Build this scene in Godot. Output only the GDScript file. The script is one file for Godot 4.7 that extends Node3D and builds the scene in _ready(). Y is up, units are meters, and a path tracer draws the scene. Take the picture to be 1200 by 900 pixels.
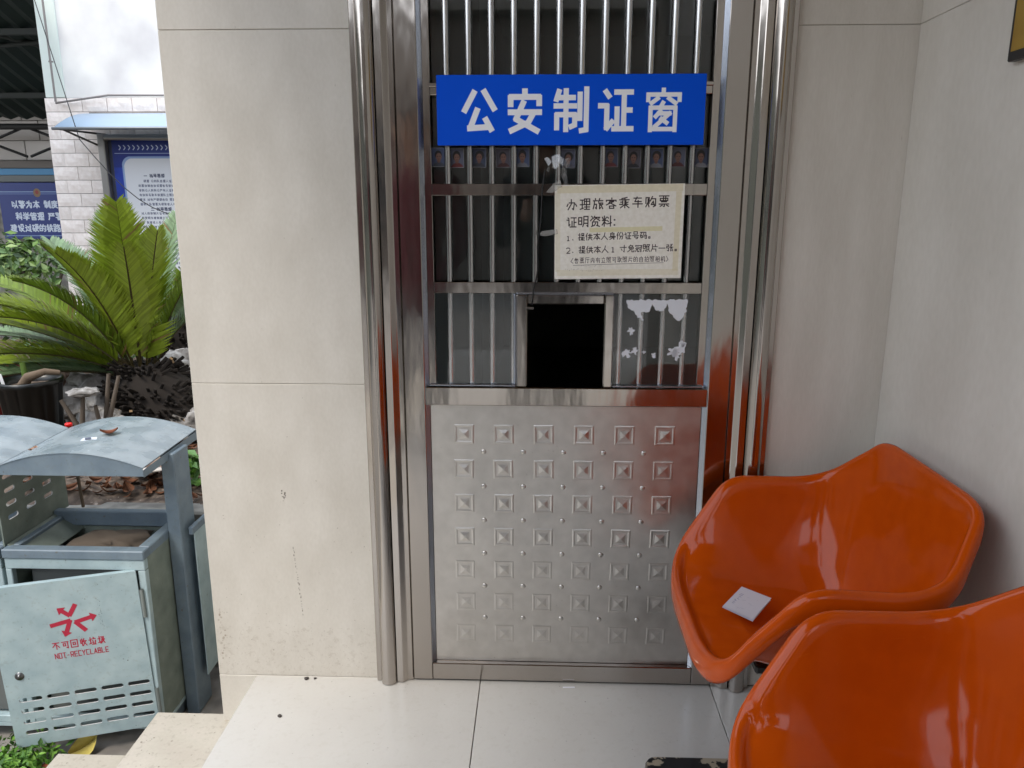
extends Node3D

# ------------------------------------------------------------------ helpers
var rng := RandomNumberGenerator.new()
var used := {}
const XC := 0.066          # middle of the door
const GROUND := -0.42

func numbered(n: String) -> String:
	if not used.has(n):
		used[n] = 0
		return n
	used[n] += 1
	return "%s_%03d" % [n, used[n]]

func tag(o, label, category, group = ""):
	o.set_meta("label", label)
	o.set_meta("category", category)
	if group != "":
		o.set_meta("group", group)
	return o

func thing(called, label, category, at = Vector3.ZERO, turn = 0.0, group = ""):
	var o := Node3D.new()
	o.name = numbered(called)
	add_child(o)
	o.position = at
	o.rotation.y = turn
	return tag(o, label, category, group)

func structure(called):
	var o := Node3D.new()
	o.name = numbered(called)
	add_child(o)
	o.set_meta("kind", "structure")
	return o

func part(called, mesh, m, parent, at = Vector3.ZERO, rot = Vector3.ZERO):
	var o := MeshInstance3D.new()
	o.mesh = mesh
	o.name = called if parent != self else numbered(called)
	if m:
		o.material_override = m
	parent.add_child(o, true)
	o.position = at
	o.rotation_degrees = rot
	return o

func quad(st: SurfaceTool, a, b, c, d, ua = Vector2(0, 0), ub = Vector2(1, 0), uc = Vector2(1, 1), ud = Vector2(0, 1)):
	for v in [[a, ua], [b, ub], [c, uc], [a, ua], [c, uc], [d, ud]]:
		st.set_uv(v[1])
		st.add_vertex(v[0])

func tri(st: SurfaceTool, a, b, c):
	for v in [a, b, c]:
		st.set_uv(Vector2(v.x, v.y))
		st.add_vertex(v)

func begin(smooth := false) -> SurfaceTool:
	var st := SurfaceTool.new()
	st.begin(Mesh.PRIMITIVE_TRIANGLES)
	st.set_smooth_group(0 if smooth else -1)
	return st

func done(st: SurfaceTool, normals := true) -> ArrayMesh:
	if normals:
		st.generate_normals()
	return st.commit()

func add_cbox(st: SurfaceTool, at: Vector3, s: Vector3, b := 0.002, basis := Basis.IDENTITY):
	# box with chamfered edges
	var h := s * 0.5
	b = min(b, min(h.x, min(h.y, h.z)) * 0.9)
	var P = func(sx, sy, sz, axis):
		var v := Vector3(sx * h.x, sy * h.y, sz * h.z)
		for k in 3:
			if k != axis:
				v[k] -= sign(v[k]) * b
		return v
	var put = func(pts, nrm):
		var n: Vector3 = (pts[1] - pts[0]).cross(pts[2] - pts[0])
		if n.dot(nrm) > 0.0:
			pts.reverse()
		for k in range(1, pts.size() - 1):
			for q in [pts[0], pts[k], pts[k + 1]]:
				var uv := Vector2(q.x / s.x + 0.5, 0.5 - q.y / s.y)
				if absf(nrm.x) > 0.9:
					uv = Vector2(q.z / s.z + 0.5, 0.5 - q.y / s.y)
				elif absf(nrm.y) > 0.9:
					uv = Vector2(q.x / s.x + 0.5, q.z / s.z + 0.5)
				st.set_uv(uv)
				st.add_vertex(basis * q + at)
	for axis in 3:
		var o1 := (axis + 1) % 3
		var o2 := (axis + 2) % 3
		for sg in [-1.0, 1.0]:
			var pts := []
			for c in [[-1, -1], [1, -1], [1, 1], [-1, 1]]:
				var g := Vector3.ZERO
				g[axis] = sg
				g[o1] = c[0]
				g[o2] = c[1]
				pts.append(P.call(g.x, g.y, g.z, axis))
			var n := Vector3.ZERO
			n[axis] = sg
			put.call(pts, n)
	for axis in 3:      # edges parallel to axis
		var o1 := (axis + 1) % 3
		var o2 := (axis + 2) % 3
		for c in [[-1, -1], [1, -1], [1, 1], [-1, 1]]:
			var g := Vector3.ZERO
			var g2 := Vector3.ZERO
			g[o1] = c[0]; g[o2] = c[1]; g[axis] = -1
			g2 = g
			g2[axis] = 1
			var n := Vector3.ZERO
			n[o1] = c[0]; n[o2] = c[1]
			put.call([P.call(g.x, g.y, g.z, o1), P.call(g2.x, g2.y, g2.z, o1), P.call(g2.x, g2.y, g2.z, o2), P.call(g.x, g.y, g.z, o2)], n)
	for sx in [-1, 1]:
		for sy in [-1, 1]:
			for sz in [-1, 1]:
				put.call([P.call(sx, sy, sz, 0), P.call(sx, sy, sz, 1), P.call(sx, sy, sz, 2)], Vector3(sx, sy, sz))

func cbox(s: Vector3, b := 0.002) -> ArrayMesh:
	var st := begin()
	add_cbox(st, Vector3.ZERO, s, b)
	return done(st)

# box between two corners
func bx(called, a: Vector3, b: Vector3, m, parent, bev := 0.002):
	var lo := Vector3(min(a.x, b.x), min(a.y, b.y), min(a.z, b.z))
	var hi := Vector3(max(a.x, b.x), max(a.y, b.y), max(a.z, b.z))
	return part(called, cbox(hi - lo, bev), m, parent, (lo + hi) * 0.5)

func add_tube(st: SurfaceTool, pts: Array, rad, sides := 8, caps := true):
	var rings := []
	var prev := Vector3.ZERO
	for i in pts.size():
		var t: Vector3 = (pts[min(i + 1, pts.size() - 1)] - pts[max(i - 1, 0)]).normalized()
		var up := prev
		if i == 0:
			up = Vector3.UP if absf(t.y) < 0.9 else Vector3.RIGHT
		var n: Vector3 = (up - t * up.dot(t)).normalized()
		prev = n
		var bn := t.cross(n)
		var r: float = rad[i] if rad is Array else rad
		var ring := []
		for k in sides:
			var a := TAU * k / sides
			ring.append(pts[i] + (n * cos(a) + bn * sin(a)) * r)
		rings.append(ring)
	for i in rings.size() - 1:
		for k in sides:
			var k2 := (k + 1) % sides
			var u0 := float(k) / sides
			var u1 := float(k + 1) / sides
			quad(st, rings[i][k], rings[i + 1][k], rings[i + 1][k2], rings[i][k2], Vector2(u0, i), Vector2(u0, i + 1), Vector2(u1, i + 1), Vector2(u1, i))
	if caps:
		for k in range(1, sides - 1):
			tri(st, rings[0][0], rings[0][k], rings[0][k + 1])
			var l = rings[-1]
			tri(st, l[0], l[k + 1], l[k])

func tube(pts: Array, rad, sides := 8) -> ArrayMesh:
	var st := begin(true)
	add_tube(st, pts, rad, sides, false)
	st.set_smooth_group(-1)
	var st2 := st
	return done(st2)

func lathe(profile: Array, sides := 24) -> ArrayMesh:
	var st := begin(true)
	for i in profile.size() - 1:
		for k in sides:
			var a0 := TAU * k / sides
			var a1 := TAU * (k + 1) / sides
			var p0: Vector2 = profile[i]
			var p1: Vector2 = profile[i + 1]
			quad(st, Vector3(cos(a0) * p0.x, p0.y, sin(a0) * p0.x), Vector3(cos(a1) * p0.x, p0.y, sin(a1) * p0.x), Vector3(cos(a1) * p1.x, p1.y, sin(a1) * p1.x), Vector3(cos(a0) * p1.x, p1.y, sin(a0) * p1.x))
	return done(st)

# flat sheet from a 2D outline, facing +z, with a little thickness
func sheet(poly: PackedVector2Array, thick := 0.0006) -> ArrayMesh:
	var st := begin()
	var idx := Geometry2D.triangulate_polygon(poly)
	for i in range(0, idx.size(), 3):
		for z in [thick, 0.0]:
			var o := [0, 1, 2] if z > 0.0 else [0, 2, 1]
			for k in o:
				var p := poly[idx[i + k]]
				st.set_uv(p)
				st.add_vertex(Vector3(p.x, p.y, z))
	for i in poly.size():
		var a := poly[i]
		var b := poly[(i + 1) % poly.size()]
		quad(st, Vector3(a.x, a.y, 0), Vector3(b.x, b.y, 0), Vector3(b.x, b.y, thick), Vector3(a.x, a.y, thick))
	return done(st)

# rectangle facing +z with the texture on it
func face(w: float, h: float) -> ArrayMesh:
	var st := begin()
	quad(st, Vector3(-w / 2, h / 2, 0), Vector3(w / 2, h / 2, 0), Vector3(w / 2, -h / 2, 0), Vector3(-w / 2, -h / 2, 0))
	return done(st)

# ------------------------------------------------------------------ materials
func sm(c: Color, rough := 0.6, metal := 0.0) -> StandardMaterial3D:
	var m := StandardMaterial3D.new()
	m.albedo_color = c
	m.roughness = rough
	m.metallic = metal
	m.cull_mode = BaseMaterial3D.CULL_DISABLED
	return m

func noise_img(size: int, freq: float, octaves: int, sd: int, height := 0) -> Image:
	var n := FastNoiseLite.new()
	n.seed = sd
	n.frequency = freq
	n.noise_type = FastNoiseLite.TYPE_SIMPLEX_SMOOTH
	n.fractal_octaves = octaves
	return n.get_seamless_image(size, height if height > 0 else size, false, false, 0.15, true)

func to_tex(i: Image) -> ImageTexture:
	i.generate_mipmaps()
	return ImageTexture.create_from_image(i)

func ramp_img(src: Image, c0: Color, c1: Color, contrast := 1.0) -> Image:
	var o := Image.create(src.get_width(), src.get_height(), false, Image.FORMAT_RGB8)
	for y in src.get_height():
		for x in src.get_width():
			var t := clampf((src.get_pixel(x, y).r - 0.5) * contrast + 0.5, 0.0, 1.0)
			o.set_pixel(x, y, c0.lerp(c1, t))
	return o

func ramp_tex(src: Image, c0: Color, c1: Color, contrast := 1.0) -> ImageTexture:
	return to_tex(ramp_img(src, c0, c1, contrast))

func normal_tex(src: Image, strength: float) -> ImageTexture:
	var i: Image = src.duplicate()
	i.convert(Image.FORMAT_RGBA8)
	i.bump_map_to_normal_map(strength)
	return to_tex(i)

func triplanar(m: StandardMaterial3D, metres: float, world := true) -> StandardMaterial3D:
	m.uv1_triplanar = true
	m.uv1_world_triplanar = world
	m.uv1_scale = Vector3.ONE / metres
	return m

# specks and scuffs of dirt with an outline of their own
func specks(img: Image, count: int, sd: int, col: Color, rmin: float, rmax: float, bottom := 0.0):
	var r := RandomNumberGenerator.new()
	r.seed = sd
	var w := img.get_width()
	var h := img.get_height()
	for k in count:
		var cx := r.randf() * w
		var v := r.randf()
		var cy := (pow(v, 1.0 / (1.0 + bottom))) * h
		var rad := r.randf_range(rmin, rmax) * (0.4 + r.randf())
		var el := r.randf_range(0.4, 1.0)
		var an := r.randf() * TAU
		var al := r.randf_range(0.25, 0.9) * col.a
		blot(img, cx, cy, rad, rad * el, an, col, al)

# patches of grime with a ragged outline; from: part of the picture's height where they start
func grime(img: Image, sd: int, col: Color, thr: float, al: float, from: float):
	var n := noise_img(256, 0.035, 6, sd)
	var n3 := noise_img(256, 0.12, 3, sd + 50)
	var h := img.get_height()
	for y in range(int(h * from), h):
		for x in img.get_width():
			var v := n.get_pixel(x % 256, y % 256).r * 0.7 + n3.get_pixel(x % 256, y % 256).r * 0.3
			if v > thr:
				img.set_pixel(x, y, img.get_pixel(x, y).lerp(col, al * clampf((v - thr) * 9.0, 0, 1)))

func blot(img: Image, cx, cy, ra, rb, an, col: Color, al):
	var w := img.get_width()
	var h := img.get_height()
	var m: float = max(ra, rb) + 1.0
	for y in range(max(0, int(cy - m)), min(h, int(cy + m) + 2)):
		for x in range(max(0, int(cx - m)), min(w, int(cx + m) + 2)):
			var dx: float = x - cx
			var dy: float = y - cy
			var u: float = (dx * cos(an) + dy * sin(an)) / max(ra, 0.3)
			var v: float = (-dx * sin(an) + dy * cos(an)) / max(rb, 0.3)
			var d: float = sqrt(u * u + v * v)
			var k := clampf((1.0 - d) * min(ra, rb) + 0.5, 0.0, 1.0) * float(al)
			if k > 0.0:
				img.set_pixel(x, y, img.get_pixel(x, y).lerp(Color(col.r, col.g, col.b, img.get_pixel(x, y).a), k))

# ------------------------------------------------------------------ lettering (strokes on a ten by ten grid)
const GLYPH := {
	"办": "23736958 404419 1406 8496", "理": "0131 0535 0938 2128 4090954540 4292 6069 4797 4999",
	"旅": "2021 0242 121509 15353928 6053 5292 9454 646978 9576 7599", "客": "5051 03029293 4225 337306 3497 3777793937",
	"乘": "7021 0292 5159 3336 1434 0636 636686 8465 5619 5699", "车": "1181 402484 0696 5359",
	"购": "06013136 222509 2639 6044 52929879 745787 7588", "票": "0090 1282841412 4044 6064 2575 0797 575949 3819 7899",
	"证": "1122 03232837 4191 7179 7595 5459 3999", "明": "0131370701 0434 505649 50909988 5393 5696",
	"资": "1021 0422 4032 419182 6134 6294 28257578 564819 6899", "料": "0113 4133 0444 2029 2508 2547 5162 5465 5796 8089",
	"提": "0232 202918 0635 5080835350 5282 4595 6569 6797 5649 5899", "供": "2004 1319 3393 5156 7176 3696 5739 7799",
	"本": "0292 5059 4308 5398 3777", "人": "504409 4499", "身": "5031 212606 21717968 2373 2575 0696 9519",
	"份": "2004 1319 5034 7094 45858879 6549", "号": "2070732320 0595 4537877959",
	"码": "0141 2106 1535381815 518184 5255959979 4787", "寸": "0393 606958 2537",
	"免": "4013 317163 2383852523 534609 65699997", "冠": "02019192 1343 0555 2509 35395958 5494 828979 6677",
	"照": "0030350500 0232 50908272 6043 5383865653 1709 3749 5769 8799", "片": "202509 2393 6063 267679", "一": "0595",
	"张": "01313303053539 3918 8063 4494 606978 7499", "售": "3004 2225 2282 2383 2595 5155 2777792927",
	"厅": "1090 101509 3393 636958", "内": "1912828978 505427 5477", "有": "0292 4006 3439 34848978 3686",
	"立": "5051 1282 2438 7468 0999", "可": "0191 2353562623 818968", "取": "0050 1018 4049 1343 1545 0857 529249 6399",
	"的": "2012 0242480802 0545 6053 62929879 6576", "自": "5042 1282891912 1484 1686", "拍": "0232 202918 0635 7062 5292995952 5595",
	"相": "0343 2029 2407 2446 5191995951 5494 5696", "机": "0343 2029 2407 2446 515649 5181899997",
	"以": "111746 3244 807549 7599", "警": "0141 1012 3032 134345 1234 6052 6191 8155 6295 0696 2777 3868693938",
	"为": "2132 0383887968 504509 5567", "制": "1003 1252 0464 3039 18165658 7177 909988",
	"度": "5051 1191 111609 2393 4245 7275 4575 368629 4799", "纲": "20032306 0635 0838 4941919988 5387 8357",
	"科": "3001 0343 2129 2407 2446 5162 5465 5796 8089", "学": "1022 4052 8072 04039394 257556 565949 0797",
	"管": "2002 1141 6052 6191 04039394 2924747626 27878929", "严": "0191 3134 6164 1223 8273 1494 141709",
	"建": "41818545 3393 4787 6068 0131143418 063899", "设": "1122 03232837 505244 50808393 458549 5699",
	"过": "3393 808777 5466 1122 042427 2709 2799", "硬": "0141 2106 1535381815 5090 5292955552 5393 707649 5699",
	"铁": "2003 1232 1444 0646 242948 6053 5292 5595 707549 7599", "路": "0030330300 2328 2545 0508 0948 6043 619155 6295 6696996966",
	"公": "4005 6095 442888 7689", "安": "5051 03029293 432789 746719 0595", "队": "0900302335 3516 606439 6499",
	"不": "0191 5106 5359 6497", "回": "0090990900 3363663633", "收": "1116 1635 3039 6044 5393 8349 5499",
	"垃": "0333 2028 0847 6071 4292 5468 9488 4999", "圾": "0333 2028 0847 41817494 9449 615639 6499",
	"指": "0232 202918 0635 805352 525494 5696996956 5898", "导": "1080837313 101595 0696 767958 2637", "思": "1080848414 101484 4044 1282 1608 36398988 5567 8698",
	"想": "0242 2025 2204 5090954550 5292 1709 3739 3989 8887 5667 8698", "二": "1282 0898",
	"1": "325259 3979", "2": "11307092 9429 2999", "、": "2738", "。": "1737391917", "：": "2324 2728", "（": "904699", "）": "004609", "-": "2575",
	"N": "09009990", "O": "0090990900", "T": "0090 5059", "R": "0900909505 4599", "E": "90000999 0585", "C": "90000999", "Y": "004590 4549", "L": "000999", "A": "095099 2676", "B": "0900808404 0595 99 9909 9599",
}
# the five large characters of the door sign, on a hundred by hundred grid
const BIG := {
	"公": [[38, 4, 4, 54], [62, 2, 97, 50], [46, 44, 22, 92], [14, 91, 78, 88], [66, 66, 88, 98]],
	"安": [[50, 0, 50, 16], [8, 38, 8, 19, 92, 19, 92, 36], [46, 31, 24, 70, 88, 98], [0, 54, 100, 54], [76, 55, 60, 78, 8, 97]],
	"制": [[17, 2, 6, 30], [10, 21, 64, 21], [0, 40, 68, 40], [36, 0, 36, 100], [9, 92, 9, 60, 62, 60, 62, 84, 50, 88], [77, 8, 77, 74], [96, 0, 96, 95, 80, 97]],
	"证": [[14, 4, 30, 22], [0, 40, 21, 40, 21, 92, 38, 76], [42, 9, 98, 9], [71, 9, 71, 92], [71, 50, 96, 50], [51, 42, 51, 92], [36, 93, 100, 93]],
	"窗": [[50, 0, 50, 12], [6, 28, 6, 15, 97, 15, 97, 28], [38, 21, 12, 37], [62, 21, 90, 37], [52, 30, 44, 42], [14, 97, 14, 45, 86, 45, 86, 97], [14, 94, 86, 94], [46, 50, 26, 68], [38, 58, 70, 58, 28, 88], [42, 68, 66, 82]],
}

func seg(img: Image, a: Vector2, b: Vector2, w: float, col: Color, ext := 0.0):
	var d := (b - a)
	var l: float = max(d.length(), 0.001)
	d /= l
	var n := Vector2(-d.y, d.x)
	var mid := (a + b) * 0.5
	var hl := l * 0.5 + ext
	var hw := w * 0.5
	var rx := absf(d.x) * hl + absf(n.x) * hw + 1.0
	var ry := absf(d.y) * hl + absf(n.y) * hw + 1.0
	for y in range(max(0, int(mid.y - ry)), min(img.get_height(), int(mid.y + ry) + 2)):
		for x in range(max(0, int(mid.x - rx)), min(img.get_width(), int(mid.x + rx) + 2)):
			var p := Vector2(x + 0.5, y + 0.5) - mid
			var k: float = clampf(hl - absf(p.dot(d)) + 0.5, 0, 1) * clampf(hw - absf(p.dot(n)) + 0.5, 0, 1)
			if k > 0.003:
				var o := img.get_pixel(x, y)
				var q := o.lerp(Color(col.r, col.g, col.b, 1.0), k * col.a)
				q.a = max(o.a, k * col.a)
				if o.a < 0.01:
					q = Color(col.r, col.g, col.b, k * col.a)
				img.set_pixel(x, y, q)

func glyph(img: Image, ch: String, at: Vector2, size: Vector2, w: float, col: Color):
	if not GLYPH.has(ch):
		return
	for s in GLYPH[ch].split(" "):
		var pts := []
		for i in range(0, s.length() - 1, 2):
			pts.append(at + Vector2(int(s[i]) / 9.0 * size.x, int(s[i + 1]) / 9.0 * size.y))
		for i in pts.size() - 1:
			seg(img, pts[i], pts[i + 1], w, col, w * 0.35)

func write(img: Image, text: String, at: Vector2, size: Vector2, step: float, w: float, col: Color, rise := 0.0):
	var p := at
	for ch in text:
		if ch == " ":
			p.x += step * 0.5
			continue
		glyph(img, ch, p, size, w, col)
		p += Vector2(step, rise)

# ------------------------------------------------------------------ shared materials
var M := {}
func materials():
	var n1 := noise_img(256, 0.012, 4, 3)
	var n2 := noise_img(256, 0.05, 4, 9)
	var fine := noise_img(256, 0.18, 3, 21)
	M.n1 = n1
	M.n2 = n2
	# brushed stainless steel: streaks run up and down the sheet
	var streak := noise_img(256, 0.03, 5, 5)
	streak.resize(256, 16, Image.INTERPOLATE_LANCZOS)
	streak.resize(256, 256, Image.INTERPOLATE_CUBIC)
	var rough_mix := Image.create(256, 256, false, Image.FORMAT_RGB8)
	for y in 256:
		for x in 256:
			var v := 0.8 + (streak.get_pixel(x, y).r - 0.5) * 0.25 + (n2.get_pixel(x, y).r - 0.5) * 0.2
			rough_mix.set_pixel(x, y, Color(v, v, v))
	M.steel_rough = to_tex(rough_mix)
	var wavy := normal_tex(n1, 3.0)
	M.steel = sm(Color(0.70, 0.675, 0.65), 0.16, 1.0)
	M.steel.roughness_texture = M.steel_rough
	M.steel.normal_enabled = true
	M.steel.normal_texture = wavy
	M.steel.normal_scale = 0.12
	triplanar(M.steel, 0.5)
	M.steel.uv1_scale = Vector3(3.0, 0.7, 3.0)
	M.tube = sm(Color(0.74, 0.74, 0.74), 0.22, 1.0)
	M.tube.roughness_texture = M.steel_rough
	triplanar(M.tube, 0.3)
	M.panel = sm(Color(1, 1, 1), 0.44, 1.0)
	var pimg := ramp_img(n2, Color(0.775, 0.76, 0.74), Color(0.83, 0.815, 0.795), 1.2)
	pimg.resize(512, 512)
	specks(pimg, 90, 4, Color(0.38, 0.35, 0.32, 0.5), 0.4, 0.8)
	M.panel.albedo_texture = to_tex(pimg)
	M.panel.roughness_texture = M.steel_rough
	M.panel.normal_enabled = true
	M.panel.normal_texture = normal_tex(noise_img(256, 0.010, 2, 8), 5.0)
	M.panel.normal_scale = 0.22
	triplanar(M.panel, 0.62)
	M.bead = sm(Color(0.80, 0.83, 0.88), 0.25, 1.0)
	M.glass = sm(Color(0.75, 0.8, 0.78, 0.02), 0.02)
	M.glass.transparency = BaseMaterial3D.TRANSPARENCY_ALPHA
	# glazed stone-look tile
	var vein := Image.create(512, 512, false, Image.FORMAT_RGB8)
	var a := noise_img(512, 0.006, 5, 31)
	var b := noise_img(512, 0.09, 3, 33)
	for y in 512:
		for x in 512:
			var t := (a.get_pixel(x, y).r - 0.5) * 0.9 + (b.get_pixel(x, y).r - 0.5) * 0.45 + 0.5
			vein.set_pixel(x, y, Color(0.772, 0.749, 0.708).lerp(Color(0.828, 0.808, 0.772), clampf(t, 0, 1)))
	M.vein = vein
	var tile_img: Image = vein.duplicate()
	specks(tile_img, 22, 11, Color(0.45, 0.40, 0.34, 0.5), 0.5, 1.1)
	M.tile = sm(Color(1, 1, 1), 0.42)
	M.tile.albedo_texture = to_tex(tile_img)
	# worn tile near the floor: scuffs, drips and grime with a grain of their own
	var worn: Image = vein.duplicate()
	worn.resize(512, 960)
	specks(worn, 130, 12, Color(0.36, 0.31, 0.26, 0.6), 0.5, 1.7, 1.0)
	specks(worn, 240, 13, Color(0.40, 0.34, 0.29, 0.55), 0.5, 1.4, 7.0)
	grime(worn, 34, Color(0.52, 0.46, 0.40), 0.60, 0.13, 0.82)
	var rr := RandomNumberGenerator.new()
	rr.seed = 5
	for k in 26:      # the long drip below the chip and the chip
		blot(worn, 265 + rr.randf_range(-2, 2) + k * 0.7, 515 + k * 9 + rr.randf_range(-3, 3), rr.randf_range(0.8, 2.0), rr.randf_range(1.2, 4.0), 0, Color(0.36, 0.33, 0.29), rr.randf_range(0.2, 0.8))
	for k in 12:
		blot(worn, 248 + rr.randf_range(-7, 7), 340 + rr.randf_range(-16, 16), rr.randf_range(0.8, 2.4), rr.randf_range(1, 3), rr.randf() * 3, Color(0.25, 0.22, 0.2), 0.8)
	for k in 20:
		blot(worn, 22 + rr.randf_range(-9, 9), 730 + k * 9, rr.randf_range(1, 4), rr.randf_range(2, 6), rr.randf() * 0.6, Color(0.48, 0.41, 0.34), rr.randf_range(0.1, 0.55))
	M.worn = sm(Color(1, 1, 1), 0.42)
	M.worn.albedo_texture = to_tex(worn)
	# polished floor tile
	var fimg: Image = vein.duplicate()
	for y in 512:
		for x in 512:
			fimg.set_pixel(x, y, fimg.get_pixel(x, y).lerp(Color(0.742, 0.734, 0.718), 0.7))
	specks(fimg, 46, 41, Color(0.2, 0.18, 0.16, 0.8), 0.5, 1.3)
	grime(fimg, 35, Color(0.62, 0.58, 0.53), 0.62, 0.07, 0.0)
	M.floor = sm(Color(1, 1, 1), 0.26)
	M.floor.albedo_texture = to_tex(fimg)
	var simg: Image = vein.duplicate()
	for y in 512:
		for x in 512:
			simg.set_pixel(x, y, simg.get_pixel(x, y) * Color(0.90, 0.885, 0.86))
	specks(simg, 260, 51, Color(0.3, 0.26, 0.22, 0.7), 0.6, 2.6)
	grime(simg, 36, Color(0.45, 0.40, 0.35), 0.62, 0.16, 0.0)
	M.step = sm(Color(1, 1, 1), 0.5)
	M.step.albedo_texture = to_tex(simg)
	triplanar(M.step, 0.55)
	M.grout = sm(Color(0.46, 0.44, 0.41), 0.9)
	M.plaster = triplanar(sm(Color(1, 1, 1), 0.9), 2.4)
	M.plaster.albedo_texture = ramp_tex(noise_img(256, 0.014, 5, 61), Color(0.76, 0.755, 0.76), Color(0.88, 0.88, 0.87), 1.4)
	M.concrete = triplanar(sm(Color(1, 1, 1), 0.9), 1.4)
	M.concrete.albedo_texture = ramp_tex(n2, Color(0.40, 0.39, 0.37), Color(0.58, 0.57, 0.54), 1.5)
	M.ceiling = sm(Color(0.42, 0.33, 0.25), 0.9)
	M.black = sm(Color(0.03, 0.03, 0.032), 0.45)

# ------------------------------------------------------------------ the porch: walls, floor, steps
func wall_tiles(o, cols: Array, rows: Array, map: Callable, worn_low := false):
	# cols, rows: joint positions; map(u0,u1,v0,v1) -> [corner, corner]
	for i in cols.size() - 1:
		for j in rows.size() - 1:
			var q: Array = map.call(cols[i] + 0.0005, cols[i + 1] - 0.0005, rows[j] + 0.0005, rows[j + 1] - 0.0005)
			bx("tile", q[0], q[1], M.worn if worn_low and j == 1 else M.tile, o, 0.0012)

func porch():
	var left = thing("tiled_wall", "beige tiled wall pier beside the steel door, scuffed near the steps", "wall")
	wall_tiles(left, [-0.847, XC - 0.482], [-0.42, 0.0, 0.8, 1.6, 2.4, 2.8], func(a, b, c, d): return [Vector3(a, c, -0.012), Vector3(b, d, 0)], true)
	bx("backing", Vector3(-0.835, GROUND, -2.6), Vector3(XC - 0.3925, 3.2, -0.013), M.grout, left, 0.001)
	for j in [[-0.42, 0.0], [0.0, 0.8], [0.8, 1.6], [1.6, 2.4]]:
		for k in 3:
			bx("tile", Vector3(-0.847, j[0] + 0.0008, -0.0135 - k * 0.8), Vector3(-0.8352, j[1] - 0.0008, -0.8120 - k * 0.8), M.tile, left, 0.001)
	var right = thing("tiled_wall", "narrow beige tiled wall strip between the steel door and the corner", "wall")
	wall_tiles(right, [XC + 0.482, 0.8225], [0.0, 1.6, 2.4, 2.8], func(a, b, c, d): return [Vector3(a, c, -0.012), Vector3(b, d, 0)])
	bx("backing", Vector3(XC + 0.3925, 0.0, -0.3), Vector3(0.99, 3.2, -0.013), M.grout, right, 0.001)
	var over = thing("wall_above_door", "plain wall over the steel door, below the porch ceiling", "wall")
	bx("backing", Vector3(XC - 0.39, 2.13, -0.3), Vector3(XC + 0.39, 3.2, -0.013), M.grout, over, 0.001)
	bx("tile", Vector3(XC - 0.481, 2.125, -0.0125), Vector3(XC + 0.481, 2.8, -0.0005), M.tile, over, 0.001)
	var side = thing("tiled_wall", "beige tiled side wall behind the orange chairs", "wall")
	wall_tiles(side, [0.0, 0.8, 1.6, 2.4, 3.2], [0.0, 1.6, 2.4, 2.8], func(a, b, c, d): return [Vector3(0.81, c, a), Vector3(0.822, d, b)])
	bx("backing", Vector3(0.823, 0.0, -0.011), Vector3(0.99, 3.2, 3.99), M.grout, side, 0.001)
	var c = structure("ceiling")
	bx("slab", Vector3(-1.25, 2.8, -0.0115), Vector3(0.8225, 3.0, 4.0), M.ceiling, c, 0.01)
	var f = structure("porch_floor")
	bx("slab", Vector3(-0.733, GROUND, -0.2), Vector3(0.82, -0.013, 4.9), M.grout, f, 0.001)
	var xs := [-0.746, -0.146, 0.454, 0.8095]
	for i in 3:
		for k in 8:
			bx("tile", Vector3(xs[i] + 0.001, -0.012, 0.001 + k * 0.6), Vector3(xs[i + 1] - 0.001, 0, 0.599 + k * 0.6), M.floor, f, 0.0012)
	for k in 8:
		bx("riser", Vector3(-0.745, -0.139, 0.001 + k * 0.6), Vector3(-0.734, -0.013, 0.599 + k * 0.6), M.floor, f, 0.001)
	var s = structure("steps")
	bx("step", Vector3(-1.045, GROUND, -0.03), Vector3(-0.746, -0.14, 4.9), M.step, s, 0.004)
	bx("step", Vector3(-1.345, GROUND, -0.03), Vector3(-1.046, -0.28, 4.9), M.step, s, 0.004)
	# threshold under the door
	bx("threshold", Vector3(XC - 0.39, -0.10, -0.2), Vector3(XC + 0.39, 0.001, -0.001), M.grout, f, 0.001)

func back_room():
	var r = structure("service_room")
	var dim := sm(Color(0.62, 0.62, 0.58), 0.9)
	bx("room_floor", Vector3(-0.45, -0.2, -5.65), Vector3(2.81, -0.11, -0.15), dim, r)
	bx("room_wall", Vector3(-0.44, -0.15, -5.6), Vector3(-0.34, 2.75, -2.55), dim, r)
	bx("wall_over_door", Vector3(XC - 0.41, 2.12, -0.33), Vector3(XC + 0.41, 2.75, -0.295), dim, r)
	bx("room_wall", Vector3(-0.83, -0.15, -5.7), Vector3(2.85, 2.85, -5.59), dim, r)
	bx("room_wall", Vector3(2.7, -0.15, -5.595), Vector3(2.83, 2.83, -0.25), dim, r)
	bx("room_ceiling", Vector3(-0.45, 2.7, -5.65), Vector3(2.82, 2.81, -0.22), dim, r)
	bx("room_wall", Vector3(0.95, -0.15, -0.29), Vector3(2.81, 2.79, -0.2), dim, r)

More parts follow.
